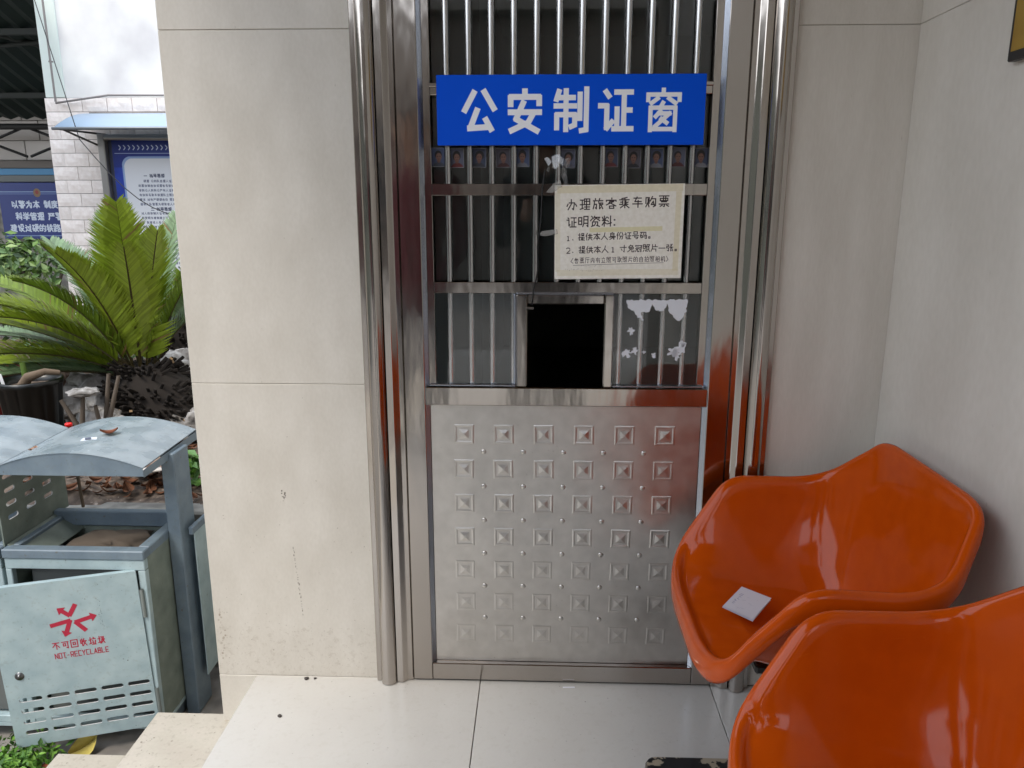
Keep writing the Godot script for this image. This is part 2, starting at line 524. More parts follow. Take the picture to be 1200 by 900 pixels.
# ------------------------------------------------------------------ the steel door
func jamb(sgn: float, parent):
	var prof := [Vector2(0.4815, -0.002), Vector2(0.484, 0.0), Vector2(0.484, 0.012), Vector2(0.482, 0.014), Vector2(0.473, 0.014)]
	for k in 13:
		var a := PI * k / 12.0
		prof.append(Vector2(0.451 + cos(a) * 0.0205, 0.014 + sin(a) * 0.021))
	prof.append_array([Vector2(0.429, 0.019), Vector2(0.414, 0.020), Vector2(0.412, 0.019), Vector2(0.403, 0.009), Vector2(0.401, 0.008), Vector2(0.3905, 0.008), Vector2(0.3885, 0.006), Vector2(0.3885, -0.05)])
	var st := begin()
	for i in prof.size() - 1:
		var sgr := 1 if (i >= 5 and i < 17) else -1
		st.set_smooth_group(sgr)
		var a: Vector2 = prof[i]
		var b: Vector2 = prof[i + 1]
		var A := Vector3(XC + sgn * a.x, 0.002, a.y)
		var B := Vector3(XC + sgn * b.x, 0.002, b.y)
		var up := Vector3(0, 2.12, 0)
		if sgn > 0:
			quad(st, B + up, A + up, A, B)
		else:
			quad(st, A + up, B + up, B, A)
	st.set_smooth_group(-1)
	part("jamb", done(st), M.steel, parent)

func security_door():
	var fr = thing("door_frame", "stainless steel door frame with rounded moulding set in tiled wall", "door frame")
	jamb(-1.0, fr)
	jamb(1.0, fr)
	bx("head", Vector3(XC - 0.388, 2.085, -0.05), Vector3(XC + 0.388, 2.122, 0.012), M.steel, fr)
	var d = thing("security_door", "stainless steel barred service door with embossed lower panel and hatch", "door")
	var y1 := 2.08
	for s in [-1.0, 1.0]:
		bx("stile", Vector3(XC + s * 0.387, 0.006, -0.035), Vector3(XC + s * 0.338, y1, 0.010), M.steel, d, 0.0015)
		# bevelled glazing bead on the inside of each stile
		var st := begin()
		var x0: float = XC + s * 0.3378
		var x1: float = XC + s * 0.3285
		quad(st, Vector3(x0, y1, 0.0085), Vector3(x1, y1, -0.003), Vector3(x1, 0.054, -0.003), Vector3(x0, 0.054, 0.0085))
		part("bead", done(st), M.bead, d)
	bx("rail", Vector3(XC - 0.3375, 0.006, -0.035), Vector3(XC + 0.3375, 0.053, 0.0095), M.steel, d, 0.002)
	bx("rail", Vector3(XC - 0.3375, 0.752, -0.035), Vector3(XC + 0.3375, 0.797, 0.0095), M.steel, d, 0.002)
	bx("rail", Vector3(XC - 0.3375, 2.03, -0.035), Vector3(XC + 0.3375, y1, 0.0095), M.steel, d, 0.002)
	for s in [-1.0, 1.0]:
		bx("window_frame", Vector3(XC + s * 0.329, 0.7975, -0.034), Vector3(XC + s * 0.312, 2.0295, -0.003), M.steel, d, 0.001)
	for y in [[1.022, 1.048], [1.245, 1.271], [1.462, 1.486]]:
		bx("cross_bar", Vector3(XC - 0.3118, y[0], -0.0055), Vector3(XC + 0.3118, y[1], -0.0015), M.steel, d, 0.001)
	# round bars
	for i in 12:
		var x := -0.210 + 0.0502 * i
		var lo := 0.799
		if x > -0.052 and x < 0.177:
			lo = 1.03
		part("bar", tube([Vector3(x, lo, -0.0135), Vector3(x, 2.03, -0.0135)], 0.0074, 14), M.tube, d)
	# panes
	bx("pane", Vector3(XC - 0.311, 1.05, -0.031), Vector3(XC + 0.311, 2.029, -0.026), M.glass, d, 0.0005)
	bx("pane", Vector3(XC - 0.311, 0.799, -0.0048), Vector3(-0.0535, 1.0215, -0.0018), M.glass, d, 0.0004)
	bx("pane", Vector3(0.1765, 0.799, -0.0048), Vector3(XC + 0.311, 1.0215, -0.0018), M.glass, d, 0.0004)
	# beads round the two lower panes
	bx("bead", Vector3(XC - 0.3275, 0.7985, -0.0015), Vector3(-0.054, 0.8035, 0.006), M.bead, d, 0.002)
	bx("bead", Vector3(0.177, 0.7985, -0.0015), Vector3(XC + 0.3275, 0.8035, 0.006), M.bead, d, 0.002)
	bx("bead", Vector3(-0.0585, 0.804, -0.0015), Vector3(-0.0535, 1.0205, 0.0045), M.bead, d, 0.002)
	# hatch frame
	var h = part("hatch", cbox(Vector3(0.026, 0.222, 0.05), 0.003), M.steel, d, Vector3(-0.040, 0.909, -0.018))
	bx("frame_side", Vector3(0.154, 0.798, -0.043), Vector3(0.176, 1.020, 0.007), M.steel, h, 0.003).position -= h.position
	bx("frame_top", Vector3(-0.0265, 0.997, -0.043), Vector3(0.1535, 1.020, 0.0065), M.steel, h, 0.003).position -= h.position
	bx("frame_bead", Vector3(-0.052, 1.0208, -0.001), Vector3(0.175, 1.0245, 0.006), M.bead, h, 0.0015).position -= h.position
	bx("pull", Vector3(-0.030, 0.985, 0.0065), Vector3(-0.012, 0.992, 0.0085), M.steel, h, 0.001).position -= h.position
	# embossed panel
	var pn = bx("panel", Vector3(XC - 0.3285, 0.0535, -0.02), Vector3(XC + 0.3285, 0.7515, -0.006), M.panel, d, 0.001)
	var boss := begin()
	var H := [[0.0245, 0.0], [0.0224, 0.0008], [0.0200, 0.0008], [0.0172, 0.0001], [0.0118, 0.0003], [0.004, 0.0022], [0.0, 0.0026]]
	for i in H.size() - 1:
		for k in 4:
			var c0 := [Vector2(-1, 1), Vector2(1, 1), Vector2(1, -1), Vector2(-1, -1)]
			var p: Vector2 = c0[k]
			var q: Vector2 = c0[(k + 1) % 4]
			var A := Vector3(p.x * H[i][0], p.y * H[i][0], H[i][1])
			var B := Vector3(q.x * H[i][0], q.y * H[i][0], H[i][1])
			var C := Vector3(q.x * H[i + 1][0], q.y * H[i + 1][0], H[i + 1][1])
			var D := Vector3(p.x * H[i + 1][0], p.y * H[i + 1][0], H[i + 1][1])
			if i < H.size() - 2:
				quad(boss, A, B, C, D)
			else:
				tri(boss, A, B, C)
	var bm := done(boss)
	var dome := []
	for k in 6:
		var a := PI * 0.5 * k / 5.0
		dome.append(Vector2(sin(a) * 0.0065, cos(a) * 0.0026))
	var dm := lathe(dome, 14)
	for j in 7:
		for i in 6:
			var flat := 1.0 if j < 4 else 0.7
			var b = part("embossed_square", bm, M.panel, pn, Vector3(-0.182 + 0.0982 * i + rng.randf_range(-0.001, 0.001), 0.676 - 0.0903 * j, -0.0058) - pn.position, Vector3(0, 0, rng.randf_range(-1.2, 1.2)))
			b.scale.z = flat * rng.randf_range(0.7, 1.15)
	for j in 6:
		for i in 5:
			part("embossed_dot", dm, M.panel, pn, Vector3(-0.182 + 0.0982 * (i + 0.5), 0.676 - 0.0903 * (j + 0.5), -0.0058) - pn.position, Vector3(90, 0, 0))

# ------------------------------------------------------------------ what hangs on the door
func jag(poly: PackedVector2Array, sd: int, amp: float) -> PackedVector2Array:
	var r := RandomNumberGenerator.new()
	r.seed = sd
	var out := PackedVector2Array()
	for i in poly.size():
		var a := poly[i]
		var b := poly[(i + 1) % poly.size()]
		out.append(a)
		var n := maxi(1, int(a.distance_to(b) / 0.004))
		for k in range(1, n):
			var nn := (b - a).normalized().orthogonal()
			out.append(a.lerp(b, float(k) / n) + nn * r.randf_range(-amp, amp))
	return out

func door_papers():
	# blue sign
	var img := Image.create(1024, 256, false, Image.FORMAT_RGBA8)
	img.fill(Color(0.0, 0.32, 0.85))
	var k := 0
	for ch in ["公", "安", "制", "证", "窗"]:
		var ox := 98.0 + k * 175.5
		for s in BIG[ch]:
			for i in range(0, s.size() - 2, 2):
				var a := Vector2(ox + s[i] * 1.30, 50 + s[i + 1] * 1.58)
				var b := Vector2(ox + s[i + 2] * 1.30, 50 + s[i + 3] * 1.58)
				var mid: bool = s.size() > 4
				seg(img, a, b, {"公": 22.5, "安": 22.0, "制": 20.0, "证": 20.0, "窗": 16.5}[ch], Color(0.95, 0.955, 0.97), 7.0 if mid else 1.0)
		k += 1
	var sg = thing("door_sign", "blue sign board with large white characters across the door bars", "sign", Vector3(XC + 0.0, 1.428, 0.006))
	part("board", cbox(Vector3(0.592, 0.149, 0.005), 0.0006), sm(Color(0.02, 0.22, 0.60), 0.4), sg)
	var pm := sm(Color(1, 1, 1), 0.65)
	pm.metallic_specular = 0.25
	pm.albedo_texture = to_tex(img)
	part("lettering", face(0.5905, 0.1478), pm, sg, Vector3(0, 0, 0.0029))
	for s in [-1, 1]:
		part("tie", cbox(Vector3(0.02, 0.008, 0.002), 0.0008), M.steel, sg, Vector3(s * 0.303, 0.055, -0.003))
	# printed notice
	var nt := Image.create(1024, 740, false, Image.FORMAT_RGBA8)
	var pn := noise_img(256, 0.02, 4, 77)
	for y in 740:
		for x in 1024:
			var v := pn.get_pixel(x % 256, y % 256).r
			nt.set_pixel(x, y, Color(0.88, 0.86, 0.81).lerp(Color(0.935, 0.92, 0.885), v))
	# strips of yellowed sticky tape along the edges and one across
	var tp := Color(0.80, 0.74, 0.52, 0.34)
	seg(nt, Vector2(20, 36), Vector2(1010, 30), 56, tp)
	seg(nt, Vector2(980, 60), Vector2(975, 680), 44, tp)
	seg(nt, Vector2(20, 690), Vector2(1000, 690), 48, Color(0.82, 0.77, 0.58, 0.28))
	seg(nt, Vector2(24, 60), Vector2(26, 680), 40, Color(0.82, 0.77, 0.58, 0.22))
	seg(nt, Vector2(280, 352), Vector2(860, 346), 36, Color(0.80, 0.76, 0.45, 0.4))
	var ink := Color(0.16, 0.10, 0.11)
	write(nt, "办理旅客乘车购票", Vector2(98, 112), Vector2(76, 80), 104, 8.6, ink, -2.6)
	write(nt, "证明资料", Vector2(98, 246), Vector2(74, 80), 94, 8.6, ink, -1)
	seg(nt, Vector2(478, 268), Vector2(478, 280), 13, ink)
	seg(nt, Vector2(478, 308), Vector2(478, 320), 13, ink)
	write(nt, "1、", Vector2(92, 392), Vector2(32, 42), 46, 6.5, ink)
	write(nt, "提供本人身份证号码。", Vector2(190, 378), Vector2(50, 54), 62, 6.4, ink, -1.2)
	write(nt, "2、", Vector2(92, 492), Vector2(32, 42), 46, 6.5, ink)
	write(nt, "提供本人", Vector2(196, 480), Vector2(50, 54), 62, 6.4, ink, -0.8)
	write(nt, "1", Vector2(452, 482), Vector2(34, 46), 60, 7, ink)
	write(nt, "寸免冠照片一张。", Vector2(528, 474), Vector2(50, 54), 62, 6.4, ink, -0.8)
	write(nt, "（售票厅内有立照可取照片的自拍照相机）", Vector2(118, 572), Vector2(32, 42), 43.5, 3.9, Color(0.25, 0.2, 0.2), -0.5)
	seg(nt, Vector2(150, 630), Vector2(880, 616), 3, Color(0.3, 0.25, 0.25))
	var r := RandomNumberGenerator.new()
	r.seed = 8
	for row in [[90, 664, 8], [215, 640, 13], [215, 672, 13]]:     # faint pencilled line
		for i in row[2]:
			var p := Vector2(row[0] + i * 15, row[1] + r.randf_range(-3, 3))
			seg(nt, p, p + Vector2(r.randf_range(-6, 8), r.randf_range(-10, 10)), 2.2, Color(0.35, 0.3, 0.3, 0.7))
	# a sheet that is not quite flat
	var st := begin(true)
	var nx := 16
	var ny := 10
	var P = func(i, j):
		var u := float(i) / nx
		var v := float(j) / ny
		var z := 0.0022 + 0.0014 * sin(u * 9.0) * v + 0.003 * pow(v, 3.0) * (0.5 + 0.5 * sin(u * 5.0 + 1.0)) + (0.004 * pow(1.0 - v, 2.0) * pow(1.0 - u, 4.0))
		return Vector3(-0.1465 + 0.293 * u + 0.002 * v * (1.0 - u), 0.1035 + 0.0035 * u - 0.2115 * v, z)
	for i in nx:
		for j in ny:
			quad(st, P.call(i, j), P.call(i + 1, j), P.call(i + 1, j + 1), P.call(i, j + 1), Vector2(float(i) / nx, float(j) / ny), Vector2(float(i + 1) / nx, float(j) / ny), Vector2(float(i + 1) / nx, float(j + 1) / ny), Vector2(float(i) / nx, float(j + 1) / ny))
	var nm := sm(Color(1, 1, 1), 0.5)
	nm.albedo_texture = to_tex(nt)
	var n = thing("paper_notice", "yellowed printed paper notice taped over the bars below the blue sign", "notice", Vector3(0.1805, 1.164, 0.001))
	part("sheet", done(st), nm, n)
	var tape := sm(Color(0.86, 0.86, 0.84, 0.2), 0.12)
	tape.transparency = BaseMaterial3D.TRANSPARENCY_ALPHA
	part("tape", sheet(PackedVector2Array([Vector2(-0.034, -0.006), Vector2(-0.02, 0.002), Vector2(0.012, 0.006), Vector2(0.014, -0.005), Vector2(-0.015, -0.010)])), tape, n, Vector3(-0.152, 0.0, 0.006))
	part("tape", sheet(PackedVector2Array([Vector2(-0.02, -0.012), Vector2(-0.004, 0.006), Vector2(0.012, 0.014), Vector2(0.016, 0.0), Vector2(-0.006, -0.014)])), tape, n, Vector3(-0.146, 0.10, 0.008))
	# passport photographs stuck to the pane between the bars
	var xs := [[517, 0], [538, 1], [564, 2], [592, 3], [614, 4], [667, 5], [716, 6], [742, 7], [768, 8], [793, 9], [819, 10]]
	var shirt := [Color(0.32, 0.36, 0.42), Color(0.55, 0.16, 0.14), Color(0.24, 0.26, 0.30), Color(0.36, 0.16, 0.16), Color(0.62, 0.64, 0.68), Color(0.5, 0.5, 0.55), Color(0.55, 0.2, 0.2), Color(0.2, 0.2, 0.24), Color(0.66, 0.67, 0.7), Color(0.45, 0.16, 0.16), Color(0.7, 0.7, 0.72)]
	var words := ["grey shirt", "red shirt", "charcoal top", "dark red collar", "white shirt on lilac", "pale shirt, sticky tape over it", "crimson top", "black jacket", "white shirt on blue", "maroon top", "cream shirt"]
	for e in xs:
		var i: int = e[1]
		var ph := Image.create(32, 42, false, Image.FORMAT_RGB8)
		ph.fill([Color(0.30, 0.36, 0.50), Color(0.36, 0.34, 0.38), Color(0.26, 0.30, 0.40), Color(0.40, 0.42, 0.50)][(i * 3) % 4])
		blot(ph, 16, 44, 14, 13, 0, shirt[i].darkened(0.2), 1.0)
		blot(ph, 16, 27, 4, 6, 0, Color(0.50, 0.35, 0.29), 1.0)
		blot(ph, 15 + i % 3, 15 + i % 2, 7.6 + i % 3, 9.0 + (i * 2) % 3, 0, Color(0.07, 0.06, 0.06), 1.0)
		blot(ph, 16, 19.5, 6.4, 8.6, 0, Color(0.58, 0.41, 0.34), 1.0)
		for ex in [13.3, 18.7]:
			blot(ph, ex, 18.5, 1.3, 0.7, 0, Color(0.12, 0.09, 0.08), 0.9)
		blot(ph, 16, 24.5, 2.0, 0.7, 0, Color(0.42, 0.2, 0.18), 0.9)
		for y in 42:
			for x in 32:
				if x < 1 or y < 1 or x > 30 or y > 40:
					ph.set_pixel(x, y, Color(0.66, 0.66, 0.68))
		var mm := sm(Color(1, 1, 1), 0.35)
		mm.albedo_texture = to_tex(ph)
		mm.albedo_color = Color(0.8, 0.8, 0.82)
		# the pixel gives the direction, the pane the distance
		var x: float = XC + (e[0] - 668.0) * 0.001975
		var o = thing("passport_photo", "small portrait photo with %s stuck on the door pane" % words[i], "photo", Vector3(x, 1.3285 + rng.randf_range(-0.002, 0.002), -0.0255), 0.0, "portrait photos in a row under the blue sign")
		part("print", face(0.033, 0.042), mm, o, Vector3(0, 0, 0.0006), Vector3(0, 0, rng.randf_range(-2, 2)))
		part("card", cbox(Vector3(0.033, 0.042, 0.0005), 0.0001), sm(Color(0.8, 0.8, 0.8), 0.6), o, Vector3(0, 0, 0.0001), Vector3(0, 0, 0))
	# remains of torn paper on the lower right pane
	var white := sm(Color(0.84, 0.85, 0.87), 0.7)
	var torn = thing("torn_paper", "white remains of a torn off sticker on lower right pane", "paper", Vector3(0.275, 0.93, -0.0016))
	part("scrap", sheet(jag(PackedVector2Array([Vector2(-0.070, 0.078), Vector2(0.072, 0.079), Vector2(0.070, 0.050), Vector2(0.060, 0.034), Vector2(0.051, 0.029), Vector2(0.044, 0.035), Vector2(0.030, 0.050), Vector2(0.024, 0.070), Vector2(0.018, 0.052), Vector2(0.008, 0.051), Vector2(-0.003, 0.056), Vector2(-0.010, 0.068), Vector2(-0.016, 0.050), Vector2(-0.036, 0.048), Vector2(-0.028, 0.030), Vector2(-0.044, 0.036), Vector2(-0.050, 0.049), Vector2(-0.066, 0.058)]), 5, 0.0022)), white, torn)
	for s in [[-0.056, 0.004, 0.010, 3], [-0.066, -0.048, 0.012, 4], [-0.047, -0.044, 0.009, 5], [0.042, -0.046, 0.013, 6], [0.060, -0.036, 0.015, 7], [0.052, -0.052, 0.013, 8], [-0.002, -0.053, 0.007, 9], [-0.025, -0.046, 0.004, 10], [0.066, -0.024, 0.009, 11]]:
		var rr := RandomNumberGenerator.new()
		rr.seed = s[3]
		var poly := PackedVector2Array()
		for q in 17:
			var an := TAU * q / 17.0
			poly.append(Vector2(cos(an), sin(an)) * s[2] * rr.randf_range(0.3, 1.2))
		part("scrap", sheet(poly), white, torn, Vector3(s[0], s[1], 0))
	# cracked tape round the broken pane and the thin black wire
	var tape2 := sm(Color(0.7, 0.7, 0.7, 0.10), 0.1)
	tape2.transparency = BaseMaterial3D.TRANSPARENCY_ALPHA
	var tw = thing("clear_tape", "crumpled clear tape patch over the broken pane under the blue sign", "tape", Vector3(0.02, 1.315, -0.004))
	var rt := RandomNumberGenerator.new()
	rt.seed = 17
	for i in 9:
		var poly := PackedVector2Array()
		var c := Vector2(rt.randf_range(-0.028, 0.075), rt.randf_range(-0.045, 0.03))
		for q in 7:
			var an := TAU * q / 7.0
			poly.append(c + Vector2(cos(an) * 0.6, sin(an)) * rt.randf_range(0.006, 0.02))
		part("piece", sheet(poly), tape2, tw, Vector3(0, 0, rt.randf_range(-0.003, 0.004)), Vector3(rt.randf_range(-12, 12), rt.randf_range(-14, 14), 0)).scale = Vector3.ONE * (1.0 if i % 4 else 0.45)
	var w = thing("thin_wire", "thin black wire hanging from the taped pane to the hatch", "wire", Vector3(0, 0, 0))
	part("strand", tube([Vector3(0.012, 1.30, 0.003), Vector3(0.006, 1.26, 0.004), Vector3(0.004, 1.20, 0.006), Vector3(-0.004, 1.13, 0.008), Vector3(-0.002, 1.08, 0.006), Vector3(-0.012, 1.03, 0.007), Vector3(-0.016, 0.995, 0.009)], 0.0017, 6), M.black, w)

# ------------------------------------------------------------------ chairs
func rounded_loop(pts: Array, frac: Array, per := 8) -> Array:
	var out := []
	var n := pts.size()
	for i in n:
		var p: Vector3 = pts[i]
		var a: Vector3 = p.lerp(pts[(i - 1 + n) % n], frac[i])
		var b: Vector3 = p.lerp(pts[(i + 1) % n], frac[i])
		for k in per + 1:
			var t := float(k) / per
			out.append(a.lerp(p, t).lerp(p.lerp(b, t), t))
	# even spacing
	var total := 0.0
	for i in out.size():
		total += out[i].distance_to(out[(i + 1) % out.size()])
	var N := 144
	var res := []
	var idx := 0
	var acc := 0.0
	for k in N:
		var want := total * k / N
		while idx < out.size() - 1 and acc + out[idx].distance_to(out[(idx + 1) % out.size()]) < want:
			acc += out[idx].distance_to(out[(idx + 1) % out.size()])
			idx += 1
		var l: float = out[idx].distance_to(out[(idx + 1) % out.size()])
		res.append(out[idx].lerp(out[(idx + 1) % out.size()], clampf((want - acc) / max(l, 1e-6), 0, 1)))
	return res

func shell_mesh() -> ArrayMesh:
	# outline of the rim as seen from above and the side; the sitter faces -x
	var ctl := [Vector3(-0.250, 0.405, -0.238), Vector3(-0.106, 0.604, -0.288), Vector3(0.125, 0.598, -0.298), Vector3(0.226, 0.722, -0.195),
		Vector3(0.226, 0.722, 0.195), Vector3(0.125, 0.598, 0.298), Vector3(-0.106, 0.604, 0.288), Vector3(-0.250, 0.405, 0.238)]
	var loop := rounded_loop(ctl, [0.36, 0.20, 0.40, 0.18, 0.18, 0.40, 0.20, 0.36], 8)
	var N := loop.size()
	var grid := []
	for k in N:
		var p: Vector3 = loop[k]
		var t: Vector3 = loop[(k + 1) % N] - loop[(k - 1 + N) % N]
		var nrm := Vector3(-t.z, 0, t.x).normalized()
		if nrm.dot(Vector3(p.x, 0, p.z)) < 0:
			nrm = -nrm
		var front := smoothstep(0.02, 0.24, -p.x)
		var thin := lerpf(0.84, 0.66, clampf((p.x - 0.06) / 0.12, 0.0, 1.0))
		var col := []
		# rolled lip, from the hidden inner edge round to the inside
		for q in [[-0.010, -0.052], [-0.002, -0.054], [0.0, -0.046], [0.0, -0.030], [-0.0015, -0.014], [-0.006, -0.004], [-0.013, 0.0], [-0.021, -0.001], [-0.028, -0.006]]:
			col.append(p + nrm * q[0] * thin + Vector3(0, q[1] * lerpf(thin, 1.0, 0.3), 0))
		var inner: Vector3 = p - nrm * 0.034 * thin + Vector3(0, lerpf(-0.016, -0.010, front), 0)
		var base := Vector3(inner.x * 0.60 + 0.004, 0, inner.z * 0.62)
		base.y = 0.372 - base.x * 0.16
		for s in range(0, 15):
			var v := s / 14.0
			var ph := v * PI * 0.5
			var pl := lerpf(1.0 - cos(ph), v, 0.45 + 0.5 * front)
			var hh := lerpf(sin(ph), v, 0.35)
			col.append(Vector3(lerpf(inner.x, base.x, pl), lerpf(inner.y, base.y, hh), lerpf(inner.z, base.z, pl)))
		for s in range(1, 6):
			var v := s / 5.0
			var c := Vector3(0.01, 0.362, 0)
			var b := base.lerp(c, v)
			b.y = lerpf(base.y, c.y, sin(v * PI * 0.5))
			col.append(b)
		grid.append(col)
	# even out the inside so that no fold runs in from the corners
	var even := []
	for k in N:
		var col: Array = grid[k].duplicate()
		for s in range(10, col.size() - 1):
			var w: int = mini(9, s - 8)
			var sum := Vector3.ZERO
			for q in range(-w, w + 1):
				sum += grid[(k + q + N) % N][s]
			col[s] = sum / (2 * w + 1)
		even.append(col)
	grid = even
	var st := begin(true)
	var R: int = grid[0].size()
	for k in N:
		var k2 := (k + 1) % N
		for s in R - 1:
			if s == R - 2:
				tri(st, grid[k][s], grid[k2][s], grid[k][s + 1])
			else:
				quad(st, grid[k][s], grid[k2][s], grid[k2][s + 1], grid[k][s + 1])
	# underside
	for k in N:
		var k2 := (k + 1) % N
		for s in range(9, R - 2):
			var off := func(kk, ss):
				var v: Vector3 = grid[kk][ss]
				var o := Vector3(v.x - 0.01, 0, v.z).normalized() * 0.007 * clampf((v.y - 0.36) * 20.0, 0, 1)
				return v + o + Vector3(0, -0.007, 0)
			quad(st, off.call(k2, s), off.call(k, s), off.call(k, s + 1), off.call(k2, s + 1))
	return done(st)

func chairs():
	var om := sm(Color(0.70, 0.205, 0.02), 0.16)
	var oimg := noise_img(256, 0.03, 4, 91)
	om.albedo_color = Color(1, 1, 1)
	var oi := ramp_img(oimg, Color(0.735, 0.285, 0.025), Color(0.77, 0.31, 0.032), 1.3)
	oi.resize(512, 512)
	specks(oi, 70, 96, Color(0.86, 0.56, 0.34, 0.35), 0.4, 1.0)
	specks(oi, 26, 97, Color(0.40, 0.16, 0.05, 0.4), 0.5, 1.2)
	var sr := RandomNumberGenerator.new()
	sr.seed = 77
	for k in 26:
		var p := Vector2(sr.randf() * 512, sr.randf() * 512)
		seg(oi, p, p + Vector2(sr.randf_range(-34, 34), sr.randf_range(-10, 10)), 1.0, Color(0.86, 0.55, 0.34, 0.22))
	om.albedo_texture = to_tex(oi)
	om.roughness_texture = ramp_tex(noise_img(256, 0.02, 5, 92), Color(0.7, 0.7, 0.7), Color(1, 1, 1), 1.5)
	om.roughness = 0.12
	om.metallic_specular = 0.36
	triplanar(om, 0.4, false)
	var worn := triplanar(sm(Color(1, 1, 1), 0.4), 0.5)
	var wi := ramp_img(noise_img(256, 0.03, 5, 95), Color(0.04, 0.038, 0.04), Color(0.62, 0.58, 0.5), 6.0)
	var wi2 := noise_img(256, 0.03, 5, 95)
	for y in 256:
		for x in 256:
			wi.set_pixel(x, y, Color(0.045, 0.042, 0.045) if wi2.get_pixel(x, y).r < 0.68 else Color(0.60, 0.56, 0.48))
	worn.albedo_texture = to_tex(wi)
	var shell := shell_mesh()
	var places := [[0.345, "orange shell chair with a folded white paper on its seat", 0.55], [0.967, "empty orange shell chair standing in front of the one holding paper", 0.533]]
	for pl in places:
		var c = thing("shell_chair", pl[1], "chair", Vector3(pl[2], 0, pl[0]), 0.0, "orange shell chairs along the side wall")
		part("seat_shell", shell, om, c)
		bx("seat_bracket", Vector3(-0.12, 0.325, -0.10), Vector3(0.12, 0.345, 0.10), M.black, c, 0.004)
		part("post", tube([Vector3(0.03, 0.04, 0), Vector3(0.03, 0.33, 0)], 0.028, 16), M.black, c)
		# foot bar with rounded ends
		var st := begin()
		var prof := []
		for k in 9:
			var a := PI * 0.5 + PI * k / 8.0
			prof.append(Vector2(-0.285 + cos(a) * 0.025, sin(a) * 0.025))
		for k in 9:
			var a := -PI * 0.5 + PI * k / 8.0
			prof.append(Vector2(0.20 + cos(a) * 0.025, sin(a) * 0.025))
		for k in prof.size():
			var a: Vector2 = prof[k]
			var b: Vector2 = prof[(k + 1) % prof.size()]
			var ins := 0.86
			var A := Vector3(a.x, 0.0005, a.y)
			var B := Vector3(b.x, 0.0005, b.y)
			var A1 := Vector3(a.x, 0.030, a.y)
			var B1 := Vector3(b.x, 0.030, b.y)
			var cx := -0.285 if a.x < -0.1 else 0.20
			var dx := -0.285 if b.x < -0.1 else 0.20
			var A2 := Vector3(cx + (a.x - cx) * ins, 0.037, a.y * ins)
			var B2 := Vector3(dx + (b.x - dx) * ins, 0.037, b.y * ins)
			quad(st, A, B, B1, A1)
			quad(st, A1, B1, B2, A2)
			tri(st, A2, B2, Vector3(-0.04, 0.037, 0))
		part("foot", done(st), worn, c)
	# folded paper lying on the seat
	var pi := Image.create(128, 128, false, Image.FORMAT_RGB8)
	pi.fill(Color(0.86, 0.86, 0.89))
	var r := RandomNumberGenerator.new()
	r.seed = 3
	for i in 9:
		var p := Vector2(18 + r.randf_range(-3, 3), 36 + i * 7)
		seg(pi, p, p + Vector2(r.randf_range(4, 16), r.randf_range(-5, 5)), 1.6, Color(0.35, 0.38, 0.55, 0.8))
	for i in 10:
		var p := Vector2(r.randf_range(40, 100), r.randf_range(20, 110))
		seg(pi, p, p + Vector2(r.randf_range(-10, 16), r.randf_range(-5, 5)), 1.4, Color(0.66, 0.67, 0.72, 0.5))
	var pm := sm(Color(1, 1, 1), 0.75)
	pm.albedo_texture = to_tex(pi)
	var fp = thing("folded_paper", "small folded white paper slip lying on an orange seat", "paper", Vector3(0.443, 0.405, 0.312), deg_to_rad(-32))
	fp.rotation_degrees = Vector3(0, -34, -8)
	var ps := begin()
	quad(ps, Vector3(-0.032, 0.0005, -0.056), Vector3(0.034, 0.0005, -0.054), Vector3(0.032, 0.0005, 0.056), Vector3(-0.034, 0.0005, 0.054))
	quad(ps, Vector3(-0.032, 0.0025, -0.055), Vector3(0.034, 0.0055, -0.0535), Vector3(0.032, 0.0045, 0.055), Vector3(-0.034, 0.003, 0.053))
	quad(ps, Vector3(-0.032, 0.0005, -0.056), Vector3(-0.034, 0.0005, 0.054), Vector3(-0.034, 0.003, 0.053), Vector3(-0.032, 0.0025, -0.055))
	part("sheet", done(ps), pm, fp)

func plaque():
	var img := Image.create(256, 256, false, Image.FORMAT_RGBA8)
	var n := noise_img(256, 0.02, 3, 15)
	for y in 256:
		for x in 256:
			img.set_pixel(x, y, Color(0.60, 0.47, 0.16).lerp(Color(0.68, 0.55, 0.22), n.get_pixel(x, y).r))
	# the parts of the brush-written character that show at its edge
	var ink := Color(0.07, 0.06, 0.06)
	for s in [[50, 0, 44, 40, 10], [40, 62, 66, 60, 12], [44, 62, 36, 120, 14], [36, 120, 32, 150, 7], [62, 96, 84, 88, 8], [62, 96, 54, 140, 13], [70, 110, 70, 140, 18], [84, 88, 90, 60, 8]]:
		seg(img, Vector2(s[0], s[1]), Vector2(s[2], s[3]), s[4], ink, 3)
	var m := sm(Color(1, 1, 1), 0.35)
	m.albedo_texture = to_tex(img)
	m.metallic = 0.35
	var p = thing("gold_plaque", "gold plaque with black edge and brush lettering on side wall", "plaque", Vector3(0.8095, 1.62, 0.53), deg_to_rad(-90))
	part("board", cbox(Vector3(0.32, 0.32, 0.014), 0.002), sm(Color(0.05, 0.05, 0.06), 0.4), p, Vector3(0, 0, 0.0075))
	part("face", face(0.302, 0.296), m, p, Vector3(0, 0.003, 0.0152))

